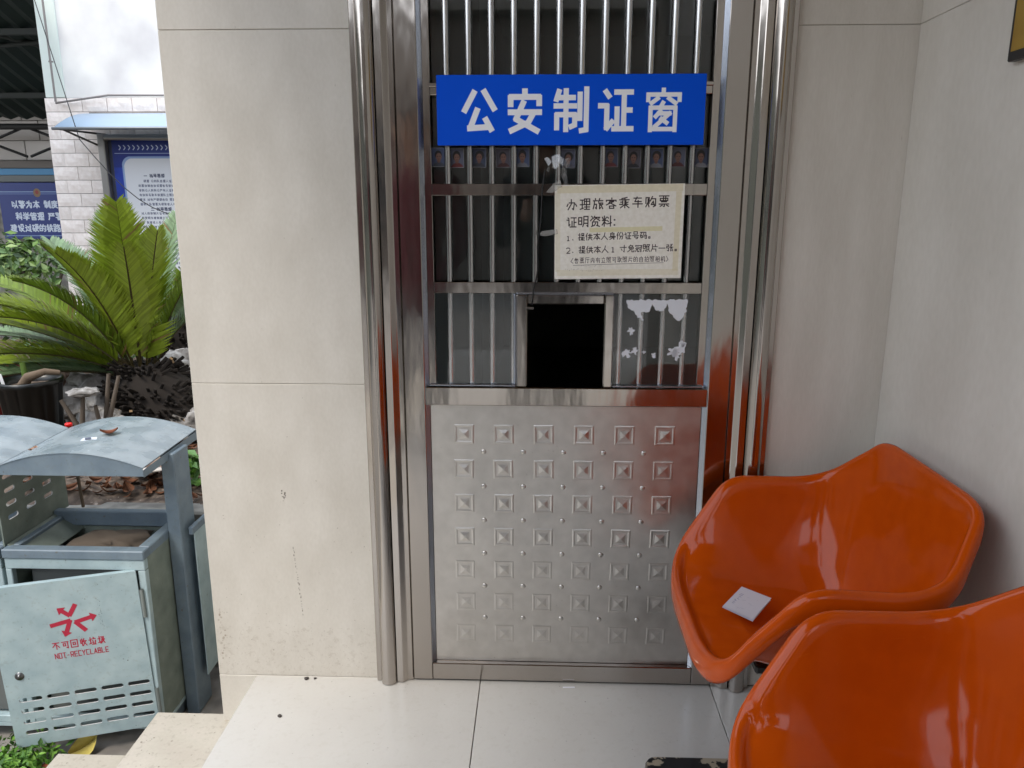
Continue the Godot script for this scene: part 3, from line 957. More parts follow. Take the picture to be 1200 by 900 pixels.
func floor_litter():
	var wh := sm(Color(0.9, 0.9, 0.92), 0.7)
	var a = thing("paper_strip", "short white paper strip lying on floor before the door", "paper", Vector3(0.086, 0.0006, 0.026), 0.05)
	part("strip", cbox(Vector3(0.031, 0.0012, 0.005), 0.0004), wh, a, Vector3(0, 0.0006, 0))
	var dk := sm(Color(0.27, 0.25, 0.24), 0.9)
	var i := 0
	for s in [[-0.607, 0.012, 0.006, "dark crumb of dirt lying by the tiled pier foot"], [-0.585, 0.010, 0.004, "smaller dark crumb of dirt lying by the tiled pier foot"], [-0.628, 0.166, 0.005, "dark fleck of dirt lying alone on the pale floor tile"]]:
		var c = thing("dirt_crumb", s[3], "litter", Vector3(s[0], 0.0008, s[1]))
		part("crumb", rock_mesh(s[2], 0.35, 200 + i, 2, 0.6), dk, c, Vector3(0, s[2] * 0.15, 0))
		i += 1

func rock_mesh(r: float, flat: float, sd: int, sub := 3, rough := 0.35) -> ArrayMesh:
	var n := FastNoiseLite.new()
	n.seed = sd
	n.frequency = 0.9
	n.fractal_octaves = 4
	var st := begin(true)
	var tris := []
	var v := [Vector3(0, 1, 0), Vector3(0, -1, 0), Vector3(1, 0, 0), Vector3(-1, 0, 0), Vector3(0, 0, 1), Vector3(0, 0, -1)]
	for f in [[0, 4, 2], [0, 2, 5], [0, 5, 3], [0, 3, 4], [1, 2, 4], [1, 5, 2], [1, 3, 5], [1, 4, 3]]:
		tris.append([v[f[0]], v[f[1]], v[f[2]]])
	for s in sub:
		var nt := []
		for t in tris:
			var a: Vector3 = ((t[0] + t[1]) * 0.5).normalized()
			var b: Vector3 = ((t[1] + t[2]) * 0.5).normalized()
			var c: Vector3 = ((t[2] + t[0]) * 0.5).normalized()
			nt.append_array([[t[0], a, c], [a, t[1], b], [c, b, t[2]], [a, b, c]])
		tris = nt
	for t in tris:
		for p in t:
			var d: float = 1.0 + rough * n.get_noise_3dv(p * 1.6) * 1.6 + 0.10 * n.get_noise_3dv(p * 6.0)
			var q: Vector3 = p * d * r
			q.y *= flat
			st.set_uv(Vector2(q.x, q.z))
			st.add_vertex(q)
	return done(st)

func rebase(root, base: Vector3):
	root.position = base
	for c in root.get_children():
		c.position -= base

# ------------------------------------------------------------------ the double litter bin outside
func csg_plate(called, size: Vector3, slots: Array, m, parent, slot_w: float, slot_h: float):
	var c := CSGBox3D.new()
	c.size = size
	c.material = m
	c.name = called
	for s in slots:
		var p := CSGPolygon3D.new()
		var poly := PackedVector2Array()
		var hr := slot_h * 0.5
		for k in 7:
			var a := -PI * 0.5 + PI * k / 6.0
			poly.append(Vector2(slot_w * 0.5 - hr + cos(a) * hr, sin(a) * hr))
		for k in 7:
			var a := PI * 0.5 + PI * k / 6.0
			poly.append(Vector2(-slot_w * 0.5 + hr + cos(a) * hr, sin(a) * hr))
		p.polygon = poly
		p.depth = 0.06
		p.operation = CSGShape3D.OPERATION_SUBTRACTION
		p.position = Vector3(s.x, s.y, 0.03)
		c.add_child(p, true)
	parent.add_child(c, true)
	return c

func litter_bin():
	var fn := noise_img(256, 0.02, 5, 101)
	var paint := func(c0: Color, c1: Color, sd: int, rough := 0.5):
		var i := ramp_img(fn, c0, c1, 1.3)
		i.resize(512, 512)
		specks(i, 120, sd, Color(0.22, 0.17, 0.13, 0.7), 0.5, 1.5)
		specks(i, 14, sd + 1, Color(0.40, 0.30, 0.2, 0.4), 1.0, 4.0)
		grime(i, sd + 80, Color(0.40, 0.36, 0.30), 0.62, 0.09, 0.0)
		var m := sm(Color(1, 1, 1), rough)
		m.albedo_texture = to_tex(i)
		return triplanar(m, 0.5, false)
	var pale = paint.call(Color(0.60, 0.68, 0.70), Color(0.68, 0.75, 0.76), 1)
	var grey = paint.call(Color(0.40, 0.46, 0.51), Color(0.47, 0.53, 0.57), 5)
	var olive = paint.call(Color(0.42, 0.46, 0.43), Color(0.51, 0.55, 0.51), 9, 0.65)
	var ci := ramp_img(fn, Color(0.44, 0.49, 0.52), Color(0.57, 0.61, 0.63), 1.6)
	ci.resize(512, 512)
	specks(ci, 60, 71, Color(0.85, 0.87, 0.88, 0.7), 0.8, 3.0)
	specks(ci, 30, 72, Color(0.30, 0.30, 0.28, 0.5), 0.8, 2.0)
	grime(ci, 78, Color(0.36, 0.36, 0.34), 0.58, 0.16, 0.0)
	var cm := sm(Color(1, 1, 1), 0.34)
	cm.albedo_texture = to_tex(ci)
	cm.roughness_texture = ramp_tex(fn, Color(0.6, 0.6, 0.6), Color(1, 1, 1), 1.5)
	triplanar(cm, 0.6, false)
	var b = thing("litter_bin", "grey double litter bin with arched roofs and a sagging open door", "bin")
	var zf := -0.25
	var zb := -0.52
	for comp in [[-1.58, -1.158], [-2.012, -1.592]]:
		var x0: float = comp[0]
		var x1: float = comp[1]
		var box = bx("compartment", Vector3(x0, -0.37, zb), Vector3(x1, -0.355, zf - 0.002), pale, b, 0.002)
		var sub := []
		sub.append(bx("side_panel", Vector3(x1 - 0.004, -0.354, zb), Vector3(x1, 0.205, zf - 0.003), olive, box, 0.001))
		sub.append(bx("side_panel", Vector3(x0, -0.354, zb), Vector3(x0 + 0.004, 0.205, zf - 0.003), olive, box, 0.001))
		sub.append(bx("back_panel", Vector3(x0 + 0.005, -0.354, zb), Vector3(x1 - 0.005, 0.205, zb + 0.004), olive, box, 0.001))
		sub.append(bx("front_post", Vector3(x1 - 0.022, -0.354, zf - 0.02), Vector3(x1 + 0.001, 0.170, zf), pale, box, 0.002))
		sub.append(bx("front_post", Vector3(x0 - 0.001, -0.354, zf - 0.02), Vector3(x0 + 0.018, 0.170, zf), pale, box, 0.002))
		sub.append(bx("front_rail", Vector3(x0, 0.171, zf - 0.02), Vector3(x1 + 0.001, 0.204, zf + 0.001), pale, box, 0.002))
		sub.append(bx("front_rail", Vector3(x0 + 0.019, -0.354, zf - 0.02), Vector3(x1 - 0.023, -0.33, zf), pale, box, 0.002))
		# rim of angle bar
		sub.append(bx("rim_bar", Vector3(x0 - 0.003, 0.2055, zf - 0.03), Vector3(x1 + 0.004, 0.234, zf + 0.006), grey, box, 0.003))
		sub.append(bx("rim_bar", Vector3(x1 - 0.03, 0.2055, zb + 0.02), Vector3(x1 + 0.004, 0.234, zf - 0.0305), grey, box, 0.003))
		sub.append(bx("rim_bar", Vector3(x0 - 0.003, 0.2055, zb + 0.02), Vector3(x0 + 0.03, 0.234, zf - 0.0305), grey, box, 0.003))
		sub.append(bx("rim_bar", Vector3(x0 - 0.003, 0.200, zb - 0.01), Vector3(x1 + 0.004, 0.250, zb + 0.0195), grey, box, 0.003))
		# liner standing inside
		sub.append(bx("liner", Vector3(x0 + 0.035, -0.354, zb + 0.03), Vector3(x1 - 0.045, 0.145, zf - 0.05), sm(Color(0.40, 0.41, 0.40), 0.75), box, 0.01))
		for s in sub:
			s.position -= box.position
	# divider with slots between the two sides and the chute below it
	var sl := []
	for i in 3:
		for j in 4:
			sl.append(Vector2(-0.105 + i * 0.085, 0.085 - j * 0.042))
	var dv = csg_plate("divider", Vector3(0.32, 0.236, 0.004), sl, olive, b, 0.046, 0.014)
	dv.position = Vector3(-1.585, 0.352, -0.425)
	dv.rotation_degrees = Vector3(0, 90, 0)
	part("chute", cbox(Vector3(0.10, 0.003, 0.26), 0.001), olive, b, Vector3(-1.537, 0.212, -0.40), Vector3(0, 0, -32))
	# sagging open door with louvre slots
	var ds := []
	for j in 4:
		for i in 5:
			ds.append(Vector2(-0.138 + i * 0.0745, -0.105 - j * 0.0365))
	var dr = csg_plate("door", Vector3(0.40, 0.52, 0.004), ds, pale, b, 0.062, 0.0140)
	var basis := Basis(Vector3.UP, deg_to_rad(15)) * Basis(Vector3.BACK, deg_to_rad(2.0))
	var tr := Vector3(-1.183, 0.173, -0.244)
	dr.transform = Transform3D(basis, tr + basis * Vector3(-0.20, -0.26, 0))
	for e in [[Vector3(-0.1985, 0, -0.009), Vector3(0.003, 0.51, 0.014)], [Vector3(0, 0.2585, -0.009), Vector3(0.394, 0.003, 0.014)], [Vector3(0, -0.2585, -0.009), Vector3(0.394, 0.003, 0.014)]]:
		part("flange", cbox(e[1], 0.001), pale, dr, e[0])
	for y in [0.155, -0.175]:
		part("hinge", tube([Vector3(0.207, y - 0.045, 0.002), Vector3(0.207, y + 0.045, 0.002)], 0.0055, 8), sm(Color(0.55, 0.58, 0.57), 0.5, 0.4), dr)
	var lk := lathe([Vector2(0.0, 0.006), Vector2(0.005, 0.006), Vector2(0.0055, 0.003), Vector2(0.011, 0.003), Vector2(0.013, 0.0)], 20)
	part("lock", lk, sm(Color(0.45, 0.45, 0.45), 0.3, 0.9), dr, Vector3(-0.155, -0.025, 0.002), Vector3(90, 0, 0))
	# printed arrows and words
	var im := Image.create(512, 512, false, Image.FORMAT_RGBA8)
	im.fill(Color(0.72, 0.16, 0.26, 0.0))
	var red := Color(0.70, 0.13, 0.24)
	for a in [[[200, 25, 155, 100], [155, 100, 112, 60], 0], [[185, 155, 300, 128], [185, 155, 240, 225], 1], [[30, 160, 152, 138], [152, 138, 118, 225], 2]]:
		for s in [a[0], a[1]]:
			seg(im, Vector2(s[0], s[1]) * 1.15 + Vector2(60, 0), Vector2(s[2], s[3]) * 1.15 + Vector2(60, 0), 34, red, 6)
	# arrow heads
	for h in [[Vector2(98, 48), Vector2(-0.75, -0.65)], [Vector2(306, 128), Vector2(0.98, -0.2)], [Vector2(112, 238), Vector2(-0.4, 0.92)]]:
		var tip: Vector2 = h[0] * 1.15 + Vector2(60, 0) + h[1] * 18
		var nn := Vector2(-h[1].y, h[1].x)
		for k in 22:
			var w := 3.0 + k * 1.7
			seg(im, tip - h[1] * k * 2.0 - nn * w, tip - h[1] * k * 2.0 + nn * w, 3.0, red)
	var rs := RandomNumberGenerator.new()
	rs.seed = 61
	for k in 34:      # rust drip beside the arrows
		blot(im, 462 + rs.randf_range(-7, 7) - k * 0.4, 10 + k * 6.5 + rs.randf_range(-3, 3), rs.randf_range(1.2, 4.0), rs.randf_range(1.5, 6.0), 0, Color(0.30, 0.22, 0.15), 1.0)
		for q in 1:
			var c := Vector2(462 + rs.randf_range(-14, 10), 10 + k * 7.0)
			seg(im, c, c + Vector2(rs.randf_range(-1, 1), rs.randf_range(2, 9)), rs.randf_range(1.5, 4.5), Color(0.30, 0.21, 0.14, rs.randf_range(0.3, 0.9)))
	write(im, "不可回收垃圾", Vector2(80, 330), Vector2(48, 62), 66, 7.5, red)
	write(im, "NOT-RECYCLABLE", Vector2(84, 430), Vector2(19, 44), 28.5, 6, red)
	var pm := sm(Color(1, 1, 1), 0.5)
	pm.albedo_texture = to_tex(im)
	pm.transparency = BaseMaterial3D.TRANSPARENCY_ALPHA
	part("print", face(0.19, 0.19), pm, dr, Vector3(0.012, 0.095, 0.0026))
	# arched roofs
	for r in [[-1.556, -1.128], [-1.986, -1.558]]:
		var st := begin(true)
		var fs := begin()
		var fb := begin()
		var NX := 16
		var Y = func(t): return 0.492 + 0.042 * (1.0 - pow(2.0 * t - 1.0, 2.0))
		for i in NX:
			var t0 := float(i) / NX
			var t1 := float(i + 1) / NX
			var xa: float = lerpf(r[0], r[1], t0)
			var xb: float = lerpf(r[0], r[1], t1)
			var ya: float = Y.call(t0)
			var yb: float = Y.call(t1)
			var a := Vector3(xa, ya, zf + 0.004)
			var bb := Vector3(xb, yb, zf + 0.004)
			var c := Vector3(xb, yb + 0.012, -0.60)
			var d := Vector3(xa, ya + 0.012, -0.60)
			quad(st, d, c, bb, a)
			var dn := Vector3(0, -0.003, 0)
			quad(st, a + dn, bb + dn, c + dn, d + dn)
			quad(fs, Vector3(xa, ya - 0.001, zf + 0.003), Vector3(xb, yb - 0.001, zf + 0.003), Vector3(xb, 0.466, zf + 0.003), Vector3(xa, 0.466, zf + 0.003))
			quad(fb, Vector3(xa, ya + 0.011, -0.60), Vector3(xb, yb + 0.011, -0.60), Vector3(xb, 0.478, -0.60), Vector3(xa, 0.478, -0.60))
		var rf = part("roof", done(st), cm, b)
		part("fascia", done(fs), grey, rf)
		part("fascia", done(fb), grey, rf)
		for xx in [r[0], r[1]]:
			var es := begin()
			quad(es, Vector3(xx, 0.485, zf + 0.003), Vector3(xx, 0.497, -0.60), Vector3(xx, 0.470, -0.60), Vector3(xx, 0.462, zf + 0.003))
			part("roof_edge", done(es), grey, rf)
	for x in [-1.155, -2.005]:
		bx("post", Vector3(x, GROUND, -0.50), Vector3(x + 0.042, 0.484, -0.40), grey, b, 0.003)
	for x in [-1.56, -1.20, -1.99, -1.63]:
		bx("foot", Vector3(x, GROUND, -0.45), Vector3(x + 0.03, -0.371, -0.30), grey, b, 0.003)
	bx("side_rail", Vector3(-1.099, 0.21, -0.60), Vector3(-1.085, 0.235, -0.42), grey, b, 0.002)
	bx("side_rail", Vector3(-1.094, -0.3, -0.58), Vector3(-1.09, 0.2095, -0.44), pale, b, 0.001)
	rebase(b, Vector3(-1.57, GROUND, -0.42))
	# rubbish
	var rb = thing("rubbish_block", "dark lump of rubble lying inside the open bin", "rubbish", Vector3(-1.34, 0.147, -0.40))
	part("lump", rock_mesh(0.10, 0.4, 44, 3, 0.4), sm(Color(0.36, 0.32, 0.28), 0.95), rb, Vector3(0.0, 0.035, 0)).scale = Vector3(1.3, 1, 0.7)
	var wr = thing("snack_wrapper", "white and grey printed wrapper lying on the bin roof", "wrapper", Vector3(-1.35, 0.534, -0.37), 0.3)
	part("foil", sheet(PackedVector2Array([Vector2(-0.022, -0.012), Vector2(-0.018, 0.012), Vector2(0.02, 0.013), Vector2(0.022, -0.009)])), sm(Color(0.80, 0.82, 0.86), 0.4), wr, Vector3(0, 0.004, 0), Vector3(-84, 0, 0))
	part("mark", sheet(PackedVector2Array([Vector2(-0.010, -0.007), Vector2(-0.012, 0.006), Vector2(0.004, 0.007), Vector2(0.006, -0.005)])), sm(Color(0.3, 0.32, 0.4), 0.4), wr, Vector3(0, 0.0062, 0), Vector3(-84, 0, 0))
	var lf = thing("dry_leaf", "curled brown dry leaf lying on the bin roof", "leaf", Vector3(-1.315, 0.535, -0.42), 0.5)
	part("blade", leaf_sheet(0.05, 0.022, 0.012), sm(Color(0.45, 0.24, 0.14), 0.8), lf, Vector3(0, 0.006, 0))
	var lf2 = thing("dry_leaf", "pale curled leaf scrap beside the seam of the bin roofs", "leaf", Vector3(-1.52, 0.499, -0.36), 1.5)
	part("blade", leaf_sheet(0.03, 0.015, 0.008), sm(Color(0.66, 0.50, 0.40), 0.8), lf2, Vector3(0, 0.004, 0))

func leaf_sheet(l: float, w: float, curl: float) -> ArrayMesh:
	var st := begin(true)
	for i in 6:
		var t0 := i / 6.0
		var t1 := (i + 1) / 6.0
		for s in [-1.0, 1.0]:
			var p = func(t, q): return Vector3((t - 0.5) * l, curl * (4.0 * (t - 0.5) * (t - 0.5)) + absf(q) * w * 0.25, q * w * sin(PI * clampf(t * 0.94 + 0.03, 0, 1)))
			quad(st, p.call(t0, 0.0), p.call(t1, 0.0), p.call(t1, s), p.call(t0, s))
	return done(st)

# ------------------------------------------------------------------ plants
func frond_mesh(p0: Vector3, p1: Vector3, p2: Vector3, length: float, pairs: int, col: Color, sd: int) -> ArrayMesh:
	var r := RandomNumberGenerator.new()
	r.seed = sd
	var st := SurfaceTool.new()
	st.begin(Mesh.PRIMITIVE_TRIANGLES)
	st.set_smooth_group(-1)
	var B = func(t): return p0.lerp(p1, t).lerp(p1.lerp(p2, t), t)
	var prev: Vector3 = p0
	for i in 12:      # rachis
		var a: Vector3 = B.call(i / 12.0)
		var b: Vector3 = B.call((i + 1) / 12.0)
		var t := (b - a).normalized()
		var s := t.cross(Vector3.UP).normalized() if absf(t.y) < 0.97 else Vector3.RIGHT
		var u := s.cross(t)
		var w := 0.0065 * (1.0 - 0.7 * i / 12.0)
		st.set_color(Color(0.075, 0.055, 0.02))
		quad(st, a - s * w, a + s * w, b + s * w, b - s * w)
		quad(st, a - u * w, a + u * w, b + u * w, b - u * w)
	for i in pairs:
		var t := 0.14 + 0.86 * i / float(pairs)
		var a: Vector3 = B.call(t)
		var tg: Vector3 = (B.call(min(t + 0.02, 1.0)) - B.call(max(t - 0.02, 0.0))).normalized()
		var s := tg.cross(Vector3.UP)
		if s.length() < 0.25:
			s = tg.cross(Vector3(0.3, 0.2, 1))
		s = s.normalized()
		var u := s.cross(tg).normalized()
		var ll := length * (0.22 + 0.78 * sin(PI * clampf(0.10 + 0.88 * t, 0, 1))) * r.randf_range(0.9, 1.06)
		for sd2 in [-1.0, 1.0]:
			var fwd := 0.55 + 0.35 * t
			var dir: Vector3 = (s * sd2 * 0.85 + tg * fwd + u * 0.42 + Vector3(r.randf_range(-0.06, 0.06), r.randf_range(-0.06, 0.06), r.randf_range(-0.06, 0.06))).normalized()
			var w := 0.0056
			var wd := dir.cross(u).normalized() * w
			var mid := a + dir * ll * 0.55
			var tip := a + dir * ll - u * ll * 0.10
			var v := r.randf_range(0.75, 1.25)
			st.set_color(Color(col.r * v, col.g * v, col.b * v) if r.randf() > 0.025 else Color(0.20, 0.13, 0.05))
			quad(st, a - wd * 0.7, mid - wd, mid + wd, a + wd * 0.7)
			tri(st, mid - wd, tip, mid + wd)
	return done(st)

func leaf_mat(rough := 0.45) -> StandardMaterial3D:
	var m := sm(Color(1, 1, 1), rough)
	m.vertex_color_use_as_albedo = true
	m.backlight_enabled = true
	m.backlight = Color(0.42, 0.50, 0.12)
	return m

func cycad(called_label, at: Vector3, list: Array, scale_: float, trunk_base: Vector3, group := "cycads in the rockery"):
	var c = thing("cycad_palm", called_label, "plant", at, 0.0, group)
	var lm := leaf_mat()
	# trunk: shaggy with old leaf bases
	var bark := sm(Color(0.13, 0.105, 0.085), 0.95)
	var tr = part("trunk", tube([trunk_base, trunk_base.lerp(Vector3.ZERO, 0.5) + Vector3(-0.01, 0.02, 0), Vector3(0, -0.02, 0), Vector3(-0.01, 0.06, 0)], [0.17 * scale_, 0.17 * scale_, 0.14 * scale_, 0.05 * scale_], 14), bark, c)
	var st := begin()
	var r := RandomNumberGenerator.new()
	r.seed = 12
	var tips := begin()
	for k in 700:
		var t := r.randf()
		var p := trunk_base.lerp(Vector3(0, 0.02, 0), t)
		var an := r.randf() * TAU
		var d := Vector3(cos(an), r.randf_range(0.1, 0.9), sin(an)).normalized()
		if t > 0.8:
			p += Vector3(cos(an), 0, sin(an)) * (r.randf() - 1.0) * 0.13 * scale_ + Vector3(0, 0.03, 0)
		var q := p + Vector3(cos(an), 0, sin(an)) * 0.14 * scale_
		var l := r.randf_range(0.05, 0.12) * scale_
		add_cbox(st, q + d * l * 0.4, Vector3(0.015, l, 0.009) * Vector3(scale_, 1, scale_), 0.003, Basis(Quaternion(Vector3.UP, d)))
		if r.randf() < 0.035:
			add_cbox(tips, q + d * l * 0.92, Vector3(0.014 * scale_, 0.006, 0.010 * scale_), 0.001, Basis(Quaternion(Vector3.UP, d)))
	part("leaf_bases", done(st), bark, tr)
	part("cut_ends", done(tips), sm(Color(0.55, 0.45, 0.33), 0.9), tr)
	var i := 0
	for f in list:
		var tip := Vector3(f[0], f[1], f[2]) * scale_
		var mid := Vector3(f[0] * 0.42, f[1] * 0.5 + f[3], f[2] * 0.42) * scale_
		part("frond", frond_mesh(Vector3(f[0], 0, f[2]).normalized() * 0.03, mid, tip, f[4] * scale_, int(84 * clampf(tip.length() / 0.6, 0.5, 1.2)), f[5], 300 + i), lm, c)
		i += 1
	return c

func leaf_clump(rad: Vector3, count: int, size: float, cols: Array, sd: int, shell := 0.35) -> ArrayMesh:
	var r := RandomNumberGenerator.new()
	r.seed = sd
	var st := SurfaceTool.new()
	st.begin(Mesh.PRIMITIVE_TRIANGLES)
	st.set_smooth_group(-1)
	for k in count:
		var d := Vector3(r.randfn(), r.randfn(), r.randfn()).normalized()
		var rr := pow(r.randf(), shell)
		var lump := 0.75 + 0.25 * sin(d.x * 5.0 + sd) * cos(d.y * 4.0 + d.z * 6.0)
		var p := d * rr * lump * rad
		var n := (d + Vector3(r.randfn(), r.randfn() + 0.6, r.randfn()) * 0.6).normalized()
		var t := n.cross(Vector3(r.randfn(), r.randfn(), r.randfn())).normalized()
		var b := n.cross(t)
		var s := size * r.randf_range(0.6, 1.3)
		var c: Color = cols[r.randi() % cols.size()]
		var v := r.randf_range(0.75, 1.25)
		st.set_color(Color(c.r * v, c.g * v, c.b * v))
		var a0 := p - t * s
		var a1 := p + t * s
		var l := p + b * s * 0.48 + n * s * 0.15
		var q := p - b * s * 0.48 + n * s * 0.15
		tri(st, a0, l, a1)
		tri(st, a0, a1, q)
	return done(st)

func stem_set(o, base: Vector3, tops: Array, rad: float, m):
	for t in tops:
		var mid: Vector3 = base.lerp(t, 0.5) + Vector3(rng.randf_range(-0.02, 0.02), 0, rng.randf_range(-0.02, 0.02))
		part("stem", tube([base, mid, t], [rad, rad * 0.85, rad * 0.6], 7), m, o)

func garden():
	# raised bed behind the bin
	var soil := triplanar(sm(Color(1, 1, 1), 0.95), 0.6)
	var si := ramp_img(M.n2, Color(0.24, 0.20, 0.17), Color(0.46, 0.40, 0.35), 1.8)
	si.resize(512, 512)
	specks(si, 260, 31, Color(0.78, 0.74, 0.70, 0.8), 1.0, 5.0)
	specks(si, 260, 32, Color(0.14, 0.10, 0.08, 0.8), 1.0, 5.0)
	soil.albedo_texture = to_tex(si)
	var bed = structure("planting_bed")
	var st := begin()
	var n := FastNoiseLite.new()
	n.seed = 6
	n.frequency = 1.6
	n.fractal_octaves = 4
	var H = func(x, z): return 0.20 + 0.05 * n.get_noise_2d(x, z) + 0.02 * n.get_noise_2d(x * 6.0, z * 6.0) if z < -0.74 else 0.18
	for i in 44:
		for j in 44:
			var xa := -4.6 + i * 0.085
			var za := -0.70 - j * 0.08
			var a := Vector3(xa, H.call(xa, za), za)
			var b := Vector3(xa + 0.085, H.call(xa + 0.085, za), za)
			var c := Vector3(xa + 0.085, H.call(xa + 0.085, za - 0.08), za - 0.08)
			var d := Vector3(xa, H.call(xa, za - 0.08), za - 0.08)
			quad(st, d, c, b, a)
	part("soil", done(st), soil, bed)
	bx("kerb", Vector3(-4.6, GROUND, -0.75), Vector3(-0.86, 0.185, -0.66), M.concrete, bed, 0.008)
	# litter of dry leaves and paper on the bed
	var stone := triplanar(sm(Color(1, 1, 1), 0.9), 0.5)
	var sti := ramp_img(noise_img(256, 0.02, 5, 131), Color(0.36, 0.34, 0.32), Color(0.74, 0.73, 0.72), 2.0)
	stone.albedo_texture = to_tex(sti)
	stone.normal_enabled = true
	stone.normal_texture = normal_tex(noise_img(256, 0.05, 5, 132), 6.0)
	var ruddy := triplanar(sm(Color(1, 1, 1), 0.9), 0.4)
	ruddy.albedo_texture = ramp_tex(noise_img(256, 0.03, 5, 133), Color(0.36, 0.27, 0.23), Color(0.60, 0.52, 0.46), 2.0)
	var rocks := [
		[Vector3(-2.10, 0.33, -1.66), 0.17, 0.75, 1, stone, "pale layered rock standing behind the cut grey stems"],
		[Vector3(-1.90, 0.27, -1.36), 0.12, 0.7, 2, stone, "rough knobbly rock at the feet of the cut stems"],
		[Vector3(-2.28, 0.30, -1.95), 0.15, 0.8, 3, stone, "pale rock in the shade right behind the black pot"],
		[Vector3(-1.84, 0.30, -2.20), 0.26, 0.62, 4, stone, "large white topped rock beside the shaggy cycad trunk"],
		[Vector3(-1.56, 0.24, -1.55), 0.16, 0.5, 7, stone, "low grey rock below the large white topped rock"],
		[Vector3(-1.50, 0.24, -0.98), 0.07, 0.35, 8, ruddy, "flat brownish stone on the bed behind the bin"],
		[Vector3(-1.36, 0.24, -0.92), 0.06, 0.35, 9, ruddy, "small reddish stone on the bed beside the bin post"],
		[Vector3(-2.40, 0.30, -1.9), 0.2, 0.7, 10, ruddy, "brown rock beyond the black pot and red planter"],
	]
	for q in rocks:
		var o = thing("garden_rock", q[5], "rock", q[0] - Vector3(0, q[1] * q[2] * 0.75, 0))
		part("stone", rock_mesh(q[1], q[2], q[3], 4, 0.32), q[4], o, Vector3(0, q[1] * q[2] * 0.75, 0))
	# loose leaves and paper scraps on the bed
	var r := RandomNumberGenerator.new()
	r.seed = 90
	var lc := [sm(Color(0.42, 0.27, 0.18), 0.9), sm(Color(0.62, 0.52, 0.42), 0.9), sm(Color(0.78, 0.75, 0.72), 0.8)]
	var ls := SurfaceTool.new()
	ls.begin(Mesh.PRIMITIVE_TRIANGLES)
	var lm := leaf_sheet(0.05, 0.016, 0.012)
	for k in 240:
		var x := r.randf_range(-1.9, -1.1)
		var z := r.randf_range(-1.5, -0.76)
		ls.append_from(lm, 0, Transform3D(Basis.from_euler(Vector3(r.randf_range(-0.5, 0.5), r.randf() * TAU, r.randf_range(-0.5, 0.5))).scaled(Vector3.ONE * r.randf_range(0.6, 1.3)), Vector3(x, H.call(x, z) + 0.012, z)))
	var lo := MeshInstance3D.new()
	lo.mesh = ls.commit()
	lo.material_override = lc[0]
	lo.name = "leaf_litter"
	add_child(lo)
	lo.set_meta("kind", "stuff")
	tag(lo, "dry brown leaf litter covering the bed behind the bin", "leaves")
	var np = thing("paper_scrap", "pale crumpled paper scrap on the bed behind the bin", "paper", Vector3(-1.47, 0.255, -0.86), 0.4)
	part("scrap", rock_mesh(0.06, 0.12, 62, 2, 0.6), lc[2], np, Vector3(0, 0.006, 0)).scale = Vector3(1.7, 1, 0.5)
	# cycads
	var g1 := Color(0.23, 0.30, 0.024)
	var g2 := Color(0.17, 0.245, 0.024)
	var g3 := Color(0.19, 0.28, 0.15)
	var big := [
		[0.02, 0.80, 0.10, 0.08, 0.21, g1], [0.20, 0.68, 0.12, 0.02, 0.19, g1], [-0.30, 0.62, 0.16, 0.10, 0.18, g2],
		[-0.86, 0.30, 0.10, 0.12, 0.20, g1], [-0.50, 0.34, 0.42, 0.18, 0.20, g1], [-0.82, 0.06, 0.18, 0.10, 0.18, g1],
		[-0.80, 0.46, -0.05, 0.14, 0.19, g2], [-0.52, 0.62, -0.25, 0.12, 0.18, g3], [-0.22, 0.74, -0.22, 0.08, 0.18, g3],
		[-0.74, 0.02, 0.34, 0.10, 0.17, g3], [0.10, 0.74, -0.30, 0.04, 0.18, g3], [0.30, 0.55, -0.10, 0.06, 0.18, g2],
		[-0.10, 0.60, 0.38, 0.12, 0.18, g1], [-0.62, 0.20, -0.35, 0.16, 0.18, g3], [0.36, 0.34, -0.2, 0.14, 0.17, g3], [-0.35, 0.48, 0.30, 0.16, 0.19, g2],
		[-0.66, 0.40, 0.30, 0.18, 0.18, g1], [-0.62, 0.16, 0.46, 0.14, 0.18, g1], [0.14, 0.62, 0.30, 0.10, 0.17, g1], [-0.92, 0.18, -0.12, 0.12, 0.18, g3],
	]
	cycad("large yellow green cycad palm with shaggy dark trunk behind the bin", Vector3(-1.85, 0.44, -1.65), big, 1.0, Vector3(0.20, -0.26, 0.05))
	var small := [[-0.30, 0.10, 0.25, 0.12, 0.15, g2], [-0.36, 0.22, 0.05, 0.14, 0.15, g3], [-0.10, 0.25, 0.28, 0.12, 0.15, g2], [0.25, 0.2, 0.2, 0.1, 0.15, g3], [-0.25, 0.36, -0.1, 0.1, 0.15, g3], [0.1, 0.4, 0.0, 0.05, 0.15, g2], [-0.38, 0.0, 0.12, 0.1, 0.15, g2]]
	cycad("small dark cycad growing above the white topped rock", Vector3(-2.33, 0.46, -3.07), small, 1.0, Vector3(0.02, -0.27, 0))
	# black ribbed pot with stub
	var pot = thing("plant_pot", "black ribbed plastic plant pot standing at the bed edge", "pot", Vector3(-2.07, 0.205, -1.18))
	var ps := begin(true)
	var prof := [[0.085, 0.0], [0.115, 0.31], [0.122, 0.313], [0.122, 0.332], [0.114, 0.334], [0.108, 0.30]]
	for i in prof.size() - 1:
		for k in 48:
			var f = func(j, kk):
				var a: float = TAU * kk / 48.0
				var rr: float = prof[j][0] + (0.004 * sign(sin(a * 12.0)) if j < 2 else 0.0)
				return Vector3(cos(a) * rr, prof[j][1], sin(a) * rr)
			quad(ps, f.call(i, k), f.call(i + 1, k), f.call(i + 1, k + 1), f.call(i, k + 1))
	part("wall", done(ps), sm(Color(0.035, 0.045, 0.042), 0.32), pot)
